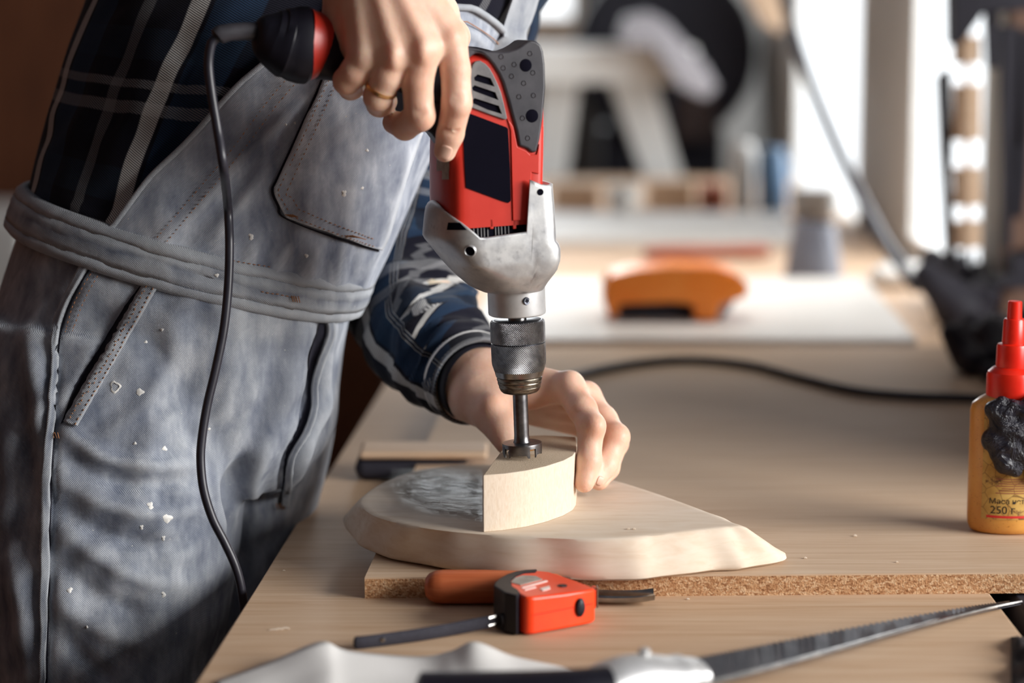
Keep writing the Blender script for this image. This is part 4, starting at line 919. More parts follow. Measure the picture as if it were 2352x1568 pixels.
o2 = MB().tube([ce[1], ce[1] + (ce[2] - ce[1]) * .6], [.0398, .0398], 40, cap=False, up=(0, -1, 0)).build('cuff_stripe', M['paper'], sharp=0)
# right sleeve, above the picture
s2, C2 = sleeve('sleeve', [(790, -400, 1.80), (730, -560, 1.70), (690, -600, 1.60), (730, -520, 1.585), (800, -330, 1.62), (845, -215, 1.642)], [85, 70, 60, 56, 48, 40])
for q in (s1, s2, o, o2): reparent(q, shirt)
o2['label'] = 'pale stripe at the cuff'

# ---- overalls: hips and legs in one cloth surface
def pxrings(secs, N=40, n=44, ex=2.2):
    Lc = crom([P(*s[0], s[2] + PD) for s in secs], N); Rc = crom([P(*s[1], s[2] + PD) for s in secs], N); Bc = crom([Vector((s[3], 0, 0)) for s in secs], N); out = []
    for a, b, r in zip(Lc, Rc, Bc):
        c = (a + b) / 2; A = (b - a) / 2; A.z *= .6
        out.append([c + A * math.copysign(abs(math.cos(2 * math.pi * k / n)) ** (2 / ex), math.cos(2 * math.pi * k / n)) + BX * (r.x * math.copysign(abs(math.sin(2 * math.pi * k / n)) ** (2 / ex), math.sin(2 * math.pi * k / n))) for k in range(n)])
    return out
mb = MB()
mb.rings(pxrings([((58, 470), (822, 655), 1.905, .121), ((28, 560), (812, 715), 1.905, .129), ((-10, 700), (794, 800), 1.91, .133), ((-40, 850), (780, 900), 1.915, .132), ((-45, 1000), (768, 990), 1.92, .122), ((20, 1110), (700, 1090), 1.925, .10)]))
mb.rings(pxrings([((-30, 700), (560, 760), 1.875, .105), ((-48, 900), (572, 950), 1.87, .112), ((-48, 1150), (560, 1150), 1.865, .110), ((-35, 1350), (536, 1350), 1.865, .105), ((0, 1600), (490, 1600), 1.87, .10), ((40, 2000), (440, 2000), 1.88, .09), ((80, 2700), (430, 2700), 1.9, .085)]))
mb.rings(pxrings([((330, 780), (778, 850), 1.985, .10), ((350, 960), (770, 980), 1.99, .105), ((390, 1080), (752, 1075), 2.0, .105), ((400, 1200), (724, 1190), 2.01, .105), ((410, 1350), (712, 1350), 2.02, .105), ((420, 1700), (700, 1700), 2.03, .10), ((430, 2600), (680, 2600), 2.05, .09)]))
tmp = mb.build('tmp', M['denim'])
rm = tmp.modifiers.new('r', 'REMESH'); rm.mode = 'VOXEL'; rm.voxel_size = .0042; sm = tmp.modifiers.new('sm', 'SMOOTH'); sm.iterations = 7; sm.factor = .5
bpy.context.view_layer.update(); me = bpy.data.meshes.new_from_object(tmp.evaluated_get(bpy.context.evaluated_depsgraph_get())); bpy.data.objects.remove(tmp)
me.polygons.foreach_set('use_smooth', np.ones(len(me.polygons), dtype=bool)); me.name = 'overalls'
ov = bpy.data.objects.new('overalls', me); link(ov)
PF = [([(148, 985), (230, 1045), (330, 1068), (440, 1062)], 6, 18), ([(140, 1035), (240, 1098), (340, 1112), (440, 1100)], -6, 18), ([(140, 1105), (240, 1160), (360, 1180), (450, 1170)], 5, 20), ([(135, 1160), (230, 1222), (340, 1250), (430, 1245)], -5, 20),
      ([(150, 1230), (240, 1290), (330, 1330), (430, 1340)], 5, 22), ([(140, 1300), (230, 1370), (330, 1410)], -5, 22), ([(140, 1380), (220, 1440), (330, 1480)], 5, 22), ([(130, 1440), (200, 1520), (260, 1568)], -5, 20),
      ([(560, 1060), (528, 1130), (540, 1210), (566, 1330)], -16, 20), ([(470, 1020), (500, 1120), (512, 1220), (530, 1330)], 5, 22), ([(610, 1020), (580, 1110), (590, 1200)], 8, 22),
      ([(690, 740), (672, 850), (650, 950), (600, 1040)], 5, 26), ([(640, 760), (620, 880), (590, 980), (545, 1060)], -4, 24), ([(770, 730), (748, 830), (738, 920), (706, 1010), (672, 1080)], 9, 15), ([(735, 720), (722, 810), (712, 900), (690, 985), (655, 1060), (642, 1150)], -7, 9),
      ([(560, 740), (540, 850), (500, 960)], 4, 28), ([(400, 720), (390, 820), (350, 900)], 3, 30), ([(300, 700), (240, 820), (170, 950)], 4, 18), ([(320, 660), (235, 800), (150, 960)], -5, 10), ([(230, 620), (180, 700), (150, 780)], 5, 22),
      ([(130, 800), (122, 1000), (115, 1250), (108, 1568)], -4, 10), ([(60, 760), (90, 900), (80, 1050)], 6, 26), ([(40, 900), (60, 1050), (50, 1250)], -7, 30), ([(30, 1280), (60, 1420), (70, 1568)], 7, 26), ([(700, 1000), (680, 1080), (640, 1150)], 5, 18),
      ([(430, 980), (470, 1040), (500, 1110)], -4, 16)]
fold_disp(ov, PF, 1.8)
adopt(pe, ov); bpy.context.view_layer.update()
OB = BVHTree.FromPolygons([v.co for v in me.vertices], [tuple(p.vertices) for p in me.polygons])
def strip(bv, A, B, N, off, name, mat, parent, thick=.0018, m=4):
    a = crom(v2(A), N); b = crom(v2(B), N)
    g = [[cast(bv, *(a[i].lerp(b[i], j / m)).to_2d(), off)[0] for j in range(m + 1)] for i in range(N)]
    o = MB().rings(g, closed=False).build(name, mat, sharp=0)
    if thick: so = o.modifiers.new('s', 'SOLIDIFY'); so.thickness = thick; so.offset = 0
    reparent(o, parent); return o
def stitch(mb, bv, line, off=.0024, dash=.0026, gap=.0016, r=.00042):
    n = 160; pts = [cast(bv, p.x, p.y, off)[0] for p in crom(v2(line), n)]; acc = 0; cur = []
    per = dash + gap
    for i in range(1, n):
        d = (pts[i] - pts[i - 1]).length
        if d > .02: continue
        k = max(1, int(d / .0007))
        for q in range(k):
            p = pts[i - 1].lerp(pts[i], q / k); acc += d / k
            if acc % per < dash: cur.append(p)
            else:
                if len(cur) > 1: mb.tube([cur[0], cur[len(cur) // 2], cur[-1]], [r * .6, r, r * .6], 5)
                cur = []
# waistband
WB = []
for f, off in ((0, .000), (0.02, .004), (.08, .0056), (.15, .0054), (.19, .0047), (.23, .0055), (.36, .0060), (.44, .0056), (.48, .0056), (.52, .0058), (.66, .006), (.78, .0052), (.82, .0043), (.86, .0052), (.95, .005), (.99, .003), (1, -.001)):
    Lp = P(72 + (40 - 72) * f, 428 + (508 - 428) * f, 1.905 + PD); Rp = P(843 + (813 - 843) * f, 636 + (714 - 636) * f, 1.905 + PD); C = (Lp + Rp) / 2; A = (Rp - Lp) / 2; al = A.length; A = A / al
    WB.append([C + A * ((al + off - .001) * math.copysign(abs(math.cos(th)) ** (2 / 2.25), math.cos(th))) + BX * ((.125 + off) * math.copysign(abs(math.sin(th)) ** (2 / 2.25), math.sin(th))) + BX * (min(1, f * 9, (1 - f) * 9) * (.0011 * math.sin(th * 5 + f * 9) * math.sin(th * 2.3) + .0005 * math.sin(th * 17 - f * 13) + .0003 * math.sin(th * 41 + f * 20))) + Vector((0, 0, .0003 * math.sin(th * 7))) for th in [-2 * math.pi * k / 140 for k in range(140)]])
wbn = MB().rings(WB, cap0=False, cap1=False).build('waistband', M['denim_hem'], sharp=0)
so = wbn.modifiers.new('s', 'SOLIDIFY'); so.thickness = .004; so.offset = -1
reparent(wbn, ov); WBB = bvh_of(wbn)
# bib
PLT = [(0.55, .30), (1, .343), (2, .390), (3, .448), (4, .505), (5.4, .585)]
NB, MBi = 90, 90; rows = []
def bib_tt(r, s):
    tt = interp([(0, 5.3), (.31, 5.3), (.46, 5.03), (.66, 4.66), (1, 4.55)], s)[0]; t = .55 + (tt - .55) * r; thL = math.acos(2 * interp(PLT, t)[0] - 1); return t, thL + (-.75 - thL) * s
for i in range(NB + 1):
    row = []
    for k in range(MBi + 1):
        t, th = bib_tt(i / NB, k / MBi); row.append(torso_pt(t, th, .0065))
    rows.append(row)
bib = MB().rings(rows, closed=False).build('bib', M['denim_bib'], sharp=0)
BF = [([(375, 560), (470, 460), (600, 325), (745, 185)], 3.5, 15), ([(420, 560), (500, 480), (620, 360)], -3, 16), ([(560, 470), (600, 380), (660, 260)], 2.5, 18), ([(470, 600), (520, 520), (570, 440)], 3, 16)]
for i, x in enumerate(range(470, 860, 34)):
    BF.append(([(x - 8, 660), (x + 2, 610), (x + 14 + (i % 3) * 8, 545 + (i % 2) * 18)], (2.6 if i % 2 else -2.4), 9))
BF += [([(930, 330), (915, 420), (890, 520)], 3, 18), ([(820, 380), (800, 460), (790, 540)], 1.5, 20), ([(1060, 60), (1100, 90), (1130, 130)], 2, 12)]
fold_disp(bib, BF, 1.1)
so = bib.modifiers.new('s', 'SOLIDIFY'); so.thickness = .0025; so.offset = -1
reparent(bib, ov); BV = bvh_of(bib)
# hem along the left edge of the bib and its top
edge = [torso_pt(.8 + 4.25 * i / 60, math.acos(2 * interp(PLT, .8 + 4.25 * i / 60)[0] - 1), .0075) for i in range(61)]
o = MB().tube(edge, [(.0016, .0022)] * 61, 8, up=(0, -1, 0)).build('bib_hem', M['denim_hem'], sharp=0); reparent(o, ov)
top = [torso_pt(*bib_tt(1, k / 40), .0085) for k in range(41)]
o = MB().tube(top, [(.0028, .0028)] * 41, 8, up=(0, -1, 0)).build('bib_hem', M['denim_hem'], sharp=0); reparent(o, ov)
# bib pocket; a dark strip paints the shade along its edge
PL = [(748, 168), (700, 275), (640, 405), (627, 437), (640, 472), (656, 500)]; PR = [(962, 300), (940, 360), (915, 440), (900, 490), (885, 535), (868, 573)]
a = crom(v2(PL), 40); b = crom(v2(PR), 40)
g = [[cast(BV, *(a[i].lerp(b[i], j / 30)).to_2d(), .0026)[0] for j in range(31)] for i in range(40)]
pk = MB().rings(g, closed=False).build('bib_pocket', M['denim_bib'], sharp=0); so = pk.modifiers.new('s', 'SOLIDIFY'); so.thickness = .0024; so.offset = -1; reparent(pk, ov)
strip(BV, [(p[0] - 5, p[1] + 1) for p in PL] + [(760, 545), (868, 578)], [(p[0] + 1, p[1] + 1) for p in PL] + [(760, 540), (868, 573)], 60, .0012, 'pocket_gap_shade', M['gap_shade'], ov, .0004, 2)
# pocket openings of the trousers, the shade inside painted as dark strips
LA = [(338, 648), (300, 712), (250, 800), (196, 890), (150, 972)]
strip(OB, LA, [(p[0] + 27, p[1] + 9) for p in LA], 50, .003, 'pocket_hem', M['denim_hem'], ov)
strip(OB, [(p[0] - 3, p[1] - 2) for p in LA], [(332, 644), (286, 704), (232, 792), (174, 884), (140, 975)], 50, .0008, 'pocket_shade', M['gap_shade'], ov, 0)
SA = [(212, 606), (165, 690), (138, 770), (130, 860), (120, 1000), (113, 1200), (109, 1400), (106, 1600)]
strip(OB, SA, [(p[0] - 16, p[1] - 3) for p in SA], 70, .003, 'side_seam', M['denim_hem'], ov, .003)
strip(OB, [(p[0] + 4, p[1]) for p in SA], [(p[0] - 1, p[1]) for p in SA], 70, .001, 'seam_gap_shade', M['gap_shade'], ov, 0, 2)
LS = [(733, 722), (728, 760), (708, 815), (706, 880), (702, 930), (680, 990), (655, 1040), (650, 1100), (637, 1158)]; RS = [(740, 724), (746, 765), (728, 822), (714, 880), (712, 940), (694, 994), (664, 1046), (655, 1100), (640, 1158)]
strip(OB, LS, RS, 60, .0012, 'pocket_shade', M['gap_shade'], ov, 0)
strip(OB, [(p[0] + 1, p[1]) for p in RS], [(p[0] + 16, p[1] + 3) for p in RS], 60, .003, 'pocket_hem', M['denim_hem'], ov, .003)
# stitches
mbS = MB()
BL = [(352, 543), (430, 452), (520, 345), (600, 238), (655, 172)]
stitch(mbS, BV, [(p[0] + 9, p[1] + 3) for p in BL], .001); stitch(mbS, BV, [(p[0] + 30, p[1] + 12) for p in BL], .001)
PB = bvh_of(pk)
stitch(mbS, PB, [(p[0] + 12, p[1] + (4 if i < 4 else -6)) for i, p in enumerate(PL)], .0008); stitch(mbS, PB, [(p[0] + 30, p[1] + (10 if i < 4 else -18)) for i, p in enumerate(PL)], .0008)
stitch(mbS, PB, [(668, 496), (760, 532), (860, 566)], .0008); stitch(mbS, PB, [(684, 480), (770, 516), (862, 550)], .0008)
stitch(mbS, OB, [(p[0] + 9, p[1] + 3) for p in LA], .0045); stitch(mbS, OB, [(p[0] + 21, p[1] + 7) for p in LA], .0045)
stitch(mbS, OB, [(222, 612), (175, 695), (150, 772)], .002); stitch(mbS, OB, [(236, 616), (190, 700), (164, 772)], .002)
stitch(mbS, WBB, [(520, 598), (600, 612), (680, 626)], .001); stitch(mbS, WBB, [(600, 668), (640, 676), (680, 684)], .001)
o = mbS.build('stitching', M['thread'], sharp=0); o['kind'] = 'stuff'; reparent(o, ov)
# bar tacks
mbS = MB()
for bv, px, py in ((PB, 798, 546), (PB, 664, 500), (OB, 340, 652), (OB, 132, 1000), (WBB, 676, 686), (OB, 640, 1160)):
    for k in range(4): mbS.tube([cast(bv, px - 9 + k * 5, py - 7, .0028)[0], cast(bv, px - 6 + k * 5, py + 6, .0028)[0]], .0004, 5)
o = mbS.build('bar_tack', M['thread'], sharp=0); o['kind'] = 'stuff'; reparent(o, ov)
# paint spots
def spot(bv, px, py, r, hole=0):
    n = 28; g = []
    for f in ((hole, .6 + .4 * hole, 1.0) if hole else (.02, .5, 1.0)):
        g.append([cast(bv, px + r * .8 * f * (1 + (0 if hole else .3) * math.sin(2 * math.pi * k / n * 2 + px) + .2 * math.sin(2 * math.pi * k / n * 5 + py)) * math.cos(2 * math.pi * k / n), py + r * .9 * f * (1 + .25 * math.sin(2 * math.pi * k / n * 3 + py)) * math.sin(2 * math.pi * k / n), .0006 if f < 1 else .0001)[0] for k in range(n)])
    o = MB().rings(g, cap0=not hole, cap1=False).build('paint_spot', M['white_paint'], sharp=0); reparent(o, ov)
for bv, px, py, r, h in ((OB, 265, 888, 15, .65), (OB, 322, 900, 9, 0), (OB, 378, 1030, 6, 0), (OB, 310, 1018, 4, 0), (OB, 345, 1160, 9, 0), (OB, 385, 1190, 11, 0), (OB, 375, 1235, 6, 0), (OB, 376, 1365, 7, 0), (OB, 160, 1355, 7, 0), (OB, 372, 757, 4, 0), (OB, 200, 1440, 4, 0), (OB, 325, 1210, 6, 0), (OB, 480, 985, 4, 0), (OB, 335, 785, 4, 0),
                        (BV, 577, 543, 8, 0), (BV, 704, 587, 5, 0), (PB, 790, 443, 8, 0), (PB, 832, 432, 4, 0), (PB, 843, 345, 4, 0), (WBB, 498, 632, 5, 0), (BV, 657, 286, 3, 0)): spot(bv, px, py, r, h)
# hem seam below the top edge and the strap over the chest
low_ = [torso_pt(bib_tt(1, .1 + .7 * k / 40)[0] - .20, bib_tt(1, .1 + .7 * k / 40)[1], .0088) for k in range(41)]
o = MB().tube(low_, [(.0004, .0005)] * 41, 6, up=(0, -1, 0)).build('hem_seam', M['thread'], sharp=0); reparent(o, ov)
sp0 = [torso_pt(4.35 + .17 * k, .22 + .02 * k, .012 + (.004 if 1 < k < 4 else 0)) for k in range(14)]
o = MB().tube(sp0, [(.0024, .0165)] * 14, 10, up=(.75, -.5, .3)).build('strap', M['denim_hem'], sharp=40); reparent(o, ov)
bk = torso_pt(4.62, .25, .0165)
o = MB().lathe([(.0012, -.001), (.0062, -.001), (.0066, .0006), (.005, .0018), (.001, .0022)], 24, bk, Vector((.75, -.5, .3)).to_track_quat('Z', 'Y').to_matrix()).build('strap_button', M['steel_dark'], sharp=40); reparent(o, ov)

# ---- body: arms and hands
DS = -.044
def chain(pts, rad, k):
    pts = [tuple(P(p[0], p[1], p[2] + DS)) for p in pts]; return [('c', pts[i], pts[i + 1], rad[i] / 1000, rad[i + 1] / 1000, k) for i in range(len(pts) - 1)]
Rh = []
# palm and back of the right hand
Rh += chain([(700, -560, 1.59), (806, -260, 1.632), (838, -150, 1.655), (850, -90, 1.668)], [46, 36, 28, 24], .012)
Rh += chain([(870, -240, 1.645), (892, -110, 1.665)], [30, 24], .012)
MC = [((905, -95, 1.672), (1032, 88, 1.668), 19, 13.2), ((880, -95, 1.664), (972, 112, 1.657), 18, 13.6), ((845, -95, 1.664), (905, 124, 1.656), 17.5, 12.8), ((812, -90, 1.670), (835, 132, 1.662), 17, 11.8)]
for a, b, r0_, r1_ in MC: Rh += chain([a, b], [r0_, r1_], .012)
Rh += chain([(788, -60, 1.688), (800, 60, 1.688), (812, 110, 1.682)], [17, 16, 11], .014)      # hypothenar side
Rh += chain([(940, -40, 1.69), (990, 40, 1.698)], [20, 16], .014)
# thumb behind the grip
Rh += chain([(930, -60, 1.69), (1005, 30, 1.715), (1040, 85, 1.742), (1010, 130, 1.752)], [17, 14, 11.5, 9.5], .008)
fing = dict(index=([(1032, 88, 1.668), (1046, 160, 1.666), (1049, 236, 1.670), (1034, 308, 1.681), (1022, 346, 1.688)], [12.6, 10.7, 10.9, 9.8, 8.3]),
            middle=([(972, 112, 1.657), (959, 190, 1.661), (964, 266, 1.668), (930, 290, 1.690), (905, 281, 1.706)], [13, 11.0, 11.0, 10.0, 8.6]),
            ring=([(905, 124, 1.656), (889, 176, 1.660), (868, 222, 1.668), (872, 238, 1.690), (900, 226, 1.712)], [12.4, 11.0, 10.4, 9.6, 8.4]),
            pinky=([(835, 132, 1.662), (815, 165, 1.664), (797, 186, 1.670), (806, 200, 1.690), (836, 190, 1.708)], [11.6, 10.6, 10.0, 9.2, 8.0]))
for nme, (p_, r_) in fing.items(): Rh += chain(p_, r_, .0026)
# tendons and knuckles on the back of the hand
for (a, b, _, r1_) in MC:
    A = (a[0] + (b[0] - a[0]) * .25, a[1] + (b[1] - a[1]) * .25, a[2] + (b[2] - a[2]) * .25 - .0145); B = (b[0], b[1] - 12, b[2] - r1_ / 1000 * .78)
    Rh += chain([A, B], [2.6, 3.4], .006)
for p_, dz, r_ in (((1034, 92, 1.668), .0075, 7.5), ((972, 118, 1.657), .0085, 8), ((905, 130, 1.656), .0085, 7.6), ((836, 134, 1.662), .007, 7), ((1050, 236, 1.670), .0052, 7.2), ((970, 262, 1.668), .0052, 7.2)):
    Rh.append(('e', tuple(P(p_[0], p_[1], p_[2] - dz + DS)), (r_ / 1000, r_ / 1000, r_ / 1000 * 1.15), np.eye(3), .004))
# hollows between knuckles
for a, b in (((1005, 150, 1.640), (1000, 100, 1.638)), ((935, 150, 1.638), (935, 100, 1.636)), ((868, 150, 1.638), (868, 105, 1.637))):
    Rh.append(('-c', tuple(P(a[0], a[1], a[2] + DS)), tuple(P(b[0], b[1], b[2] + DS)), .0045, .0030, .008))
# skin folds over the finger joints
for (px, py, d), n_ in (((1056, 226, 1.6575), 3), ((1036, 306, 1.6705), 2), ((972, 262, 1.6555), 2)):
    for i in range(n_):
        Rh.append(('-c', tuple(P(px - 20, py + i * 9 - 6, d + DS)), tuple(P(px + 18, py + i * 9 - 8, d + DS)), .0009, .0009, .0014))
V1, F1 = sdf_mesh(Rh, .00145); DS = 0.0
Lh = []
Lh += chain([(925, 660, 1.95), (1010, 800, 1.895), (1068, 862, 1.862), (1100, 884, 1.842)], [40, 34, 27, 25], .012)
Lh += chain([(1078, 850, 1.862), (1120, 862, 1.845)], [22, 20], .012); Lh += chain([(1075, 905, 1.85), (1110, 920, 1.828)], [22, 20], .012)
for a, b, r0_, r1_ in (((1120, 868, 1.845), (1306, 893, 1.805), 19, 12.6), ((1125, 875, 1.86), (1342, 915, 1.83), 19, 12.6), ((1120, 890, 1.87), (1352, 945, 1.853), 18, 12), ((1115, 905, 1.88), (1345, 975, 1.875), 17, 11)): Lh += chain([a, b], [r0_, r1_], .012)
Lh += chain([(1110, 915, 1.825), (1136, 950, 1.806), (1158, 985, 1.793), (1166, 1018, 1.785)], [21, 15.5, 12.2, 9.5], .010)     # thumb
Lh += chain([(1150, 910, 1.82), (1215, 905, 1.815)], [15, 12], .012)
for p_, r_ in (([(1306, 893, 1.805), (1338, 940, 1.780), (1357, 978, 1.765), (1353, 1058, 1.756), (1342, 1108, 1.752)], [12.6, 11.0, 10.6, 9.2, 7.8]),
               ([(1342, 915, 1.83), (1385, 965, 1.806), (1412, 1004, 1.788), (1390, 1068, 1.772), (1370, 1100, 1.764)], [12.6, 11.2, 10.6, 9.2, 7.8]),
               ([(1352, 945, 1.853), (1395, 985, 1.834), (1414, 1016, 1.82), (1396, 1074, 1.80), (1376, 1104, 1.79)], [12, 10.6, 10, 8.8, 7.6]),
               ([(1345, 975, 1.875), (1375, 1005, 1.862), (1390, 1030, 1.852), (1384, 1072, 1.838), (1370, 1098, 1.83)], [11, 9.6, 9, 8, 7])): Lh += chain(p_, r_, .0045)
for p_, r_ in (((1310, 880, 1.797), 8), ((1350, 902, 1.82), 8), ((1368, 978, 1.754), 6.5), ((1420, 1002, 1.78), 6.5), ((1130, 932, 1.795), 6)):
    Lh.append(('e', tuple(P(*p_)), (r_ / 1000,) * 3, np.eye(3), .010))
V2, F2 = sdf_mesh(Lh, .00145)
DS = PD
Bd = chain([(420, 760, 1.92), (470, 560, 1.92), (600, 250, 1.93), (760, -100, 1.945), (880, -400, 1.95), (980, -640, 1.95)], [105, 100, 105, 105, 85, 55], .03)
DS = 0.0
Bd += chain([(1000, -330, 1.955), (1120, -150, 1.975), (1010, 160, 1.99), (930, 600, 1.965), (1000, 795, 1.90)], [70, 55, 46, 40, 34], .03)
Bd += chain([(820, -380, 1.90), (770, -420, 1.80), (700, -580, 1.62), (720, -520, 1.60), (800, -290, 1.630)], [70, 60, 46, 44, 37], .03)
DS = PD
Bd += chain([(300, 900, 1.88), (260, 1500, 1.87), (250, 2600, 1.9)], [80, 60, 45], .03) + chain([(540, 900, 1.98), (560, 1500, 2.02), (560, 2500, 2.04)], [70, 50, 45], .03)
V3, F3 = sdf_mesh(Bd, .012, .03)
V = np.concatenate([V1, V2, V3]); Fb = np.concatenate([F1, F2 + len(V1), F3 + len(V1) + len(V2)])
body_o = mesh_obj('body', V, Fb, M['skin'], sharp=0); adopt(pe, body_o)
HBv = BVHTree.FromPolygons([Vector(v) for v in V1], [tuple(int(i) for i in f) for f in F1]); LBv = BVHTree.FromPolygons([Vector(v) for v in V2], [tuple(int(i) for i in f) for f in F2])
# nails lie on the finger tips
def nail(bv, c, ax, wd_, ln):
    g = []
    for i in range(9):
        row = []
        for j in range(9):
            s, t = (i - 4) / 4, (j - 4) / 4; k = math.sqrt(max(0, 1 - .35 * abs(s * t) ** 1.5)); px = c[0] + ax[0] * t * ln * k - ax[1] * s * wd_ * k * (1 - .12 * t); py = c[1] + ax[1] * t * ln * k + ax[0] * s * wd_ * k * (1 - .12 * t)
            row.append(cast(bv, px, py, .0004 * (1 - .7 * max(abs(s), abs(t)) ** 4))[0])
        g.append(row)
    o = MB().rings(g, closed=False).build('fingernail', M['nail'], sharp=0); so = o.modifiers.new('s', 'SOLIDIFY'); so.thickness = .0006; so.offset = 0; adopt(pe, o)
nail(HBv, (1021, 350), (-.30, .95), 16, 17); nail(LBv, (1378, 1104), (-.45, .89), 7, 11)
# ring on the ring finger
a, b = P(889, 176, 1.616), P(868, 222, 1.624); ax = (b - a).normalized(); cR = a.lerp(b, .62); R = ax.to_track_quat('Z', 'Y').to_matrix()
rr = .01135; o = MB().lathe([(rr - .0008, -.0012), (rr + .0002, -.0013), (rr + .0006, 0), (rr + .0002, .0013), (rr - .0008, .0012), (rr - .0008, -.0012)], 48, cR, R, cap=False).build('finger_ring', M['gold'], sharp=60); adopt(pe, o); o['label'] = 'thin gold ring on the ring finger'
# dark wrist band
a, b = P(1070, 866, 1.862), P(1100, 882, 1.845); ax = (b - a).normalized(); R = ax.to_track_quat('Z', 'Y').to_matrix()
o = MB().lathe([(.0318, -.006), (.0330, -.005), (.0336, 0), (.0330, .005), (.0318, .006)], 48, P(1092, 878, 1.848), R, cap=False).build('wristband', M['black'], sharp=0); adopt(pe, o); o['label'] = 'dark wrist band'
# ------------------------------------------------------------------ far bench and the things on it
fb = thing('far_bench', 'long pale bench running back under the windows behind the drill', 'workbench', (0.25, 4.0, 0))
adopt(fb, slab_box('bench_top', xl(2.76) + 0.02, XF - 0.015, 2.76, 5.3, T - 0.04, T, M['pale_timber'], bevel=.003))
for X in (0.0, XF - 0.1):
    for Y in (2.9, 5.1): adopt(fb, slab_box('leg', X - .04, X + .04, Y - .04, Y + .04, 0, T - .04, M['pale_timber']))
def quad_board(name, px, z0, th, mat, label, cat):
    pts = [PZ(a, b, z0) for a, b in px]; pts = [Vector((p.x, p.y, z0)) for p in pts]
    return tag(MB().prism(pts, (0, 0, th)).build(name, mat, smooth=False, bevel=.0015), label, cat)
quad_board('white_board', [(1060, 800), (2106, 800), (1985, 655), (1150, 655)], T, .012, M['white_board'], 'white board lying flat on the far bench under the orange tool', 'board')
quad_board('painted_board', [(1150, 566), (1830, 566), (1800, 500), (1180, 500)], T, .012, M['white_board'], 'pale panel lying at the far end of the far bench', 'board')
# orange tool
ot = thing('orange_tool', 'orange power tool with a black base lying on the white board', 'power tool', PZ(1545, 735, T + .012))
zt2 = T + .012; Y0 = PZ(1545, 728, zt2).y
def OP(px, py): q = PY(px, py, Y0); return q
mb = MB(); poly = [(1385, 650), (1400, 625), (1450, 612), (1540, 603), (1640, 606), (1690, 622), (1716, 650), (1705, 675), (1650, 690), (1640, 728), (1590, 728), (1585, 690), (1540, 686), (1420, 690), (1412, 720), (1396, 722), (1382, 680)]
mb.prism([OP(*p) + Vector((0, -.04, 0)) for p in poly], (0, .08, 0)); adopt(ot, mb.build('tool_body', M['orange_tool'], bevel=.014, segs=4))
mb = MB(); mb.prism([OP(*p) + Vector((0, -.024, 0)) for p in [(1412, 690), (1588, 690), (1590, 727), (1418, 725)]], (0, .05, 0)); adopt(ot, mb.build('tool_grip', M['dark_navy'], bevel=.004))
mb = MB(); mb.prism([OP(*p) + Vector((0, -.02, 0)) for p in [(1640, 690), (1672, 672), (1685, 690), (1660, 727), (1640, 727)]], (0, .04, 0)); adopt(ot, mb.build('tool_foot', M['bucket_grey'], bevel=.004))
def stand_lathe(name, px, pyb, prof, mat, label, cat, n=28, z=T):
    q = PZ(px, pyb, z); return tag(MB().lathe([(r, h) for r, h in prof], n, Vector((0, 0, 0))).build(name, mat, sharp=40), label, cat), q
def stand(name, px, pyb, prof, mat, label, cat, z=T, n=28):
    o, q = stand_lathe(name, px, pyb, prof, mat, label, cat, n, z); o.location = (q.x, q.y, z); return o
stand('bucket', 1868, 642, [(.044, 0), (.046, .002), (.034, .07), (.031, .088), (.027, .088), (.030, .07), (.042, .006), (.001, .006)], M['bucket_grey'], 'grey plastic pot standing upside down on the far bench', 'pot')
stand('blue_jar', 1774, 492, [(.028, 0), (.03, .004), (.03, .10), (.024, .115), (.024, .13), (.001, .13)], M['blue'], 'pale blue jar at the far end of the bench', 'jar')
stand('white_canister', 1706, 488, [(.024, 0), (.025, .004), (.025, .115), (.018, .13), (.018, .14), (.001, .14)], M['white_paint'], 'white canister beside the pale blue jar', 'canister')
stand('white_cup', 1432, 496, [(.025, 0), (.028, .004), (.034, .06), (.032, .06), (.026, .008), (.001, .008)], M['white_paint'], 'white cup on the far bench among wood offcuts', 'cup')
stand('white_tub', 1872, 500, [(.03, 0), (.045, .006), (.05, .05), (.045, .06), (.001, .06)], M['white_paint'], 'white round tub under the second window', 'tub')
for i, (x0, x1, py, hgt, mt, lb) in enumerate([(1270, 1375, 480, .055, 'pale_timber', 'pale timber offcut left of the white cup'), (1490, 1590, 480, .06, 'pale_timber', 'long timber offcut right of the white cup'), (1605, 1665, 480, .05, 'terracotta', 'reddish offcut beside the white canister')]):
    q0, q1 = PZ(x0, py, T), PZ(x1, py, T); o = MB().box(((q0.x + q1.x) / 2, q0.y, T + hgt / 2), (q1.x - q0.x, .09, hgt)).build('timber_offcut', M[mt], smooth=False, bevel=.003); tag(o, lb + ' on the far bench', 'offcut')
q0, q1 = PZ(1480, 600, T), PZ(1765, 594, T)
tag(MB().tube(crom([q0 + Vector((0, 0, .013)), (q0 + q1) / 2 + Vector((0, 0, .013)), q1 + Vector((0, 0, .013))], 10), [.009, .012, .013, .013, .012, .011, .011, .012, .012, .009], 12).build('wooden_dowel', M['terracotta']), 'reddish wooden dowel lying across the far bench', 'dowel')
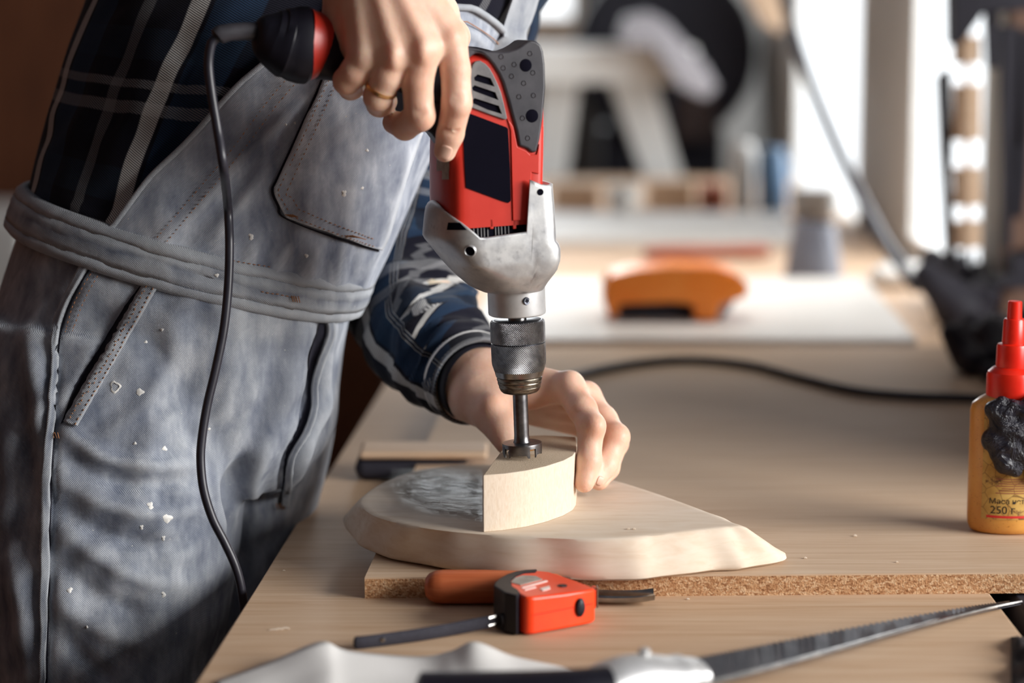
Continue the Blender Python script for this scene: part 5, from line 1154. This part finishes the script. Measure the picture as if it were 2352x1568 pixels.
# white crumpled rags and ochre pot at the foot of the first window
for px, py, r, lb in ((2055, 655, .032, 'white crumpled rag on the far bench below the first window'), (2110, 640, .022, 'small white rag beside the ochre pot')):
    q = PZ(px, py, T); pr = [('e', tuple(q + Vector((random.uniform(-r, r), random.uniform(-r, r), r * .55))), (r * random.uniform(.5, .9), r * random.uniform(.5, .9), r * .5), np.eye(3), .008) for i in range(9)]
    Vq, Fq = sdf_mesh(pr, .004); Vq[:, 2] = np.maximum(Vq[:, 2], T + .0005); tag(mesh_obj('rag', Vq, Fq, M['white_paint'], sharp=0), lb, 'rag')
stand('ochre_pot', 2170, 662, [(.018, 0), (.02, .002), (.022, .028), (.019, .028), (.017, .004), (.001, .004)], M['yellow'], 'small ochre pot at the right end of the far bench', 'pot')
# cable lying on the panel
cb = crom([PZ(a, b, ZP + .005) for a, b in ((1180, 905), (1300, 868), (1380, 848), (1480, 832), (1590, 826), (1720, 838), (1840, 868), (1960, 896), (2080, 908), (2200, 912), (2330, 918))], 90)
tag(MB().tube(cb, .0048, 10).build('cable', M['cord'], sharp=0), 'thick dark cable curving across the particle board behind the block', 'cable')
# hanging cord in front of the windows
hc = crom([P(1770, -160, 3.9), P(1806, 10, 3.8), P(1850, 160, 3.7), P(1910, 310, 3.6), P(1970, 440, 3.45), P(2030, 555, 3.3), P(2085, 630, 3.2), P(2110, 665, 3.18)], 60)
tag(MB().tube(hc, .0095, 10).build('extension_cord', M['cord'], sharp=0), 'dark cord slanting down in front of the bright windows', 'cord')
# tool board with hanging tools on the return wall
tb = thing('tool_board', 'brown wooden tool board on the wall at the right edge', 'tool board', (0.95, YR - .02, T))
adopt(tb, slab_box('board', XF + .002, 1.3, YR - .026, YR - .002, T - .12, T + .72, M['tool_board_wood'], bevel=.002))
def hang(name, poly, Y, th, mat, label, cat):
    pts = [PY(a, b, Y) for a, b in poly]; return tag(MB().prism(pts, (0, th, 0)).build(name, mat, bevel=.002, sharp=30), label, cat)
YT = YR - .045
hang('hanging_bar', [(2300, 60), (2345, 60), (2330, 330), (2324, 570), (2308, 570), (2304, 330)], YT, .02, M['dark_navy'], 'long dark file hanging on the tool board', 'file')
hang('hanging_tool', [(2348, 70), (2375, 70), (2362, 400), (2350, 500), (2336, 500), (2338, 340), (2346, 330)], YT, .02, M['dark_navy'], 'narrow dark tool hanging at the frame edge beside the file', 'tool')
hang('hanging_tool', [(2262, -40), (2296, -40), (2294, 158), (2270, 158)], YT, .02, M['dark_navy'], 'short dark tool hanging high on the tool board', 'tool')
hang('hanging_bracket', [(2322, 592), (2400, 570), (2400, 668), (2290, 660), (2288, 648), (2326, 634)], YT - .05, .05, M['dark_navy'], 'black bracket projecting from the tool board above the glue bottle', 'bracket')
hang('dark_shelf', [(2188, -60), (2400, -60), (2400, 20), (2260, 30), (2210, 100), (2190, 105)], YT - .06, .05, M['dark_navy'], 'dark shelf edge across the top of the tool board', 'shelf')
# black cabinet stile between the windows
hang('black_post', [(2158, 175), (2185, 158), (2190, 330), (2186, 420), (2196, 560), (2204, 650), (2180, 660), (2172, 470), (2164, 340)], 3.10, .03, M['dark_navy'], 'black clamp bar standing in front of the first window', 'clamp')
tl = thing('tool_rod', 'thin rod with pale wooden grips between the clamp bar and tool board', 'tool', PY(2221, 560, 3.03))
for a, b, mt in ((85, 145, 'pale_timber'), (195, 320, 'pale_timber'), (385, 470, 'pale_timber'), (508, 566, 'pale_timber')):
    p, q = PY(2221, a, 3.03), PY(2221, b, 3.03); adopt(tl, MB().tube([p, q], .019, 16).build('grip', M[mt], sharp=40))
adopt(tl, MB().tube([PY(2221, 60, 3.03), PY(2221, 575, 3.03)], .004, 8).build('rod', M['pale_timber']))
# dark clutter at the far right end of the panel
pr = []
for i in range(26):
    q = PZ(2215 + 170 * random.random(), 790 + 90 * random.random(), ZP); r = .010 + .013 * random.random(); pr.append(('c', tuple(q + Vector((0, 0, r))), tuple(q + Vector((random.uniform(-.03, .03), random.uniform(-.03, .03), r + .03 * random.random()))), r, r * .7, .01))
Vq, Fq = sdf_mesh(pr, .005); Vq[:, 2] = np.maximum(Vq[:, 2], ZP + .0006); tag(mesh_obj('work_gloves', Vq, Fq, M['dark_navy'], sharp=0), 'heap of dark work cloth behind the glue bottle', 'cloth')
pr = []
for i in range(22):
    q = PZ(2170 + 110 * random.random(), 690 + 60 * random.random(), T); r = .012 + .016 * random.random(); pr.append(('c', tuple(q + Vector((0, 0, r))), tuple(q + Vector((random.uniform(-.04, .04), random.uniform(-.03, .03), r + .05 * random.random()))), r, r * .7, .01))
Vq, Fq = sdf_mesh(pr, .006); Vq[:, 2] = np.maximum(Vq[:, 2], T + .0006); Vq[:, 0] = np.minimum(Vq[:, 0], XF - .012); tag(mesh_obj('dark_bag', Vq, Fq, M['dark_navy'], sharp=0), 'dark bag slumped at the corner under the tool board', 'bag')
# added unseen lamp, brightens the far bench and the orange tool
cl = thing('fill_lamp', 'added fill lamp out of view above the far bench', 'lamp', (0.1, 3.35, 2.3))
adopt(cl, slab_box('fill_lamp_shade', -0.5, 0.62, 3.25, 3.45, 2.30, 2.36, M['white_paint'], bevel=.004))
for X in (-0.4, 0.52): adopt(cl, MB().tube([(X, 3.35, 2.36), (X, 3.35, CH)], .004, 8).build('fill_lamp_hanger', M['steel_dark']))
_l = area('fill_lamp_light', (0.06, 3.35, 2.29), (0.06, 3.35, 0), 1.0, 0.14, 5.0, (1.0, 0.96, 0.9)); _l.data.spread = math.radians(70)  # added fill light for the back of the room
# ------------------------------------------------------------------ machines at the back of the room
YM = 5.6
mc = thing('white_trestle', 'white trestle with splayed legs in front of the dark round machine', 'trestle', (PY(1420, 400, YM).x, YM, 0))
def part(name, poly, Y, th, mat, root, bev=.006):
    o = MB().prism([PY(a, b, Y) for a, b in poly], (0, th, 0)).build(name, mat, bevel=bev, sharp=30); adopt(root, o); return o
part('beam', [(1180, 108), (1600, 108), (1604, 165), (1560, 192), (1180, 192)], YM - .15, .3, M['white_paint'], mc)
zl = PY(0, 0, 1).z
def leg(px0, px1, pxb0, pxb1, name='leg'):
    a, b = PY(px0, 185, YM), PY(px1, 185, YM); c, d = PY(pxb0, 410, YM), PY(pxb1, 410, YM)
    k = a.z / (a.z - c.z); c2 = a + (c - a) * k; d2 = b + (d - b) * k
    adopt(mc, MB().prism([a + Vector((0, -.05, 0)), b + Vector((0, -.05, 0)), d2 + Vector((0, -.05, 0)), c2 + Vector((0, -.05, 0))], (0, .1, 0)).build(name, M['white_paint'], bevel=.005))
leg(1398, 1500, 1478, 1565); leg(1240, 1330, 1215, 1300)
ma = thing('saw_arm', 'grey saw arm resting slantwise on the white trestle', 'machine', PY(1520, 108, YM))
part('arm', [(1425, 75), (1440, 40), (1490, 28), (1530, 50), (1620, 150), (1648, 200), (1620, 228), (1560, 200), (1500, 108), (1425, 108)], YM - .28, .12, M['grey_machine'], ma)
dm = thing('round_machine', 'large dark round machine housing behind the white trestle', 'machine', (PY(1525, 0, 6.0).x, 6.0, 0))
rc = PY(1525, 120, 6.0); R = Matrix(((1, 0, 0), (0, 0, 1), (0, -1, 0)))
adopt(dm, MB().lathe([(.225, -.02), (.235, 0), (.235, .20), (.22, .22), (.001, .22)], 48, rc + Vector((0, .1, 0)), Matrix(((1, 0, 0), (0, 0, -1), (0, 1, 0)))).build('housing', M['dark_navy'], sharp=40),
      slab_box('pedestal', rc.x - .16, rc.x + .16, 6.0, 6.25, 0, rc.z - .2, M['dark_navy'], bevel=.01))
q = PY(1600, 270, 5.85); adopt(dm, MB().box((q.x, 5.87, q.z), (.10, .05, .12)).build('motor_cover', M['dark_brown'], bevel=.01))
# slanting timber brace near the second window
bp0, bp1 = PY(1700, -60, 4.6), PY(1790, 62, 4.6)
o = MB().prism([PY(1680, -80, 4.6), PY(1800, -80, 4.6), PY(1808, 30, 4.6), PY(1790, 78, 4.6), PY(1750, 50, 4.6)], (0, .05, 0)).build('timber_brace', M['pale_timber'], bevel=.003); tag(o, 'pale timber brace slanting down beside the second window', 'brace')
# pale chest in the far left corner
tag(slab_box('chest', -2.2, PY(32, 0, 4.9).x, 4.9, 5.4, 0, PY(10, 508, 4.9).z, M['white_paint'], bevel=.01), 'pale grey chest standing in the far left corner', 'chest')
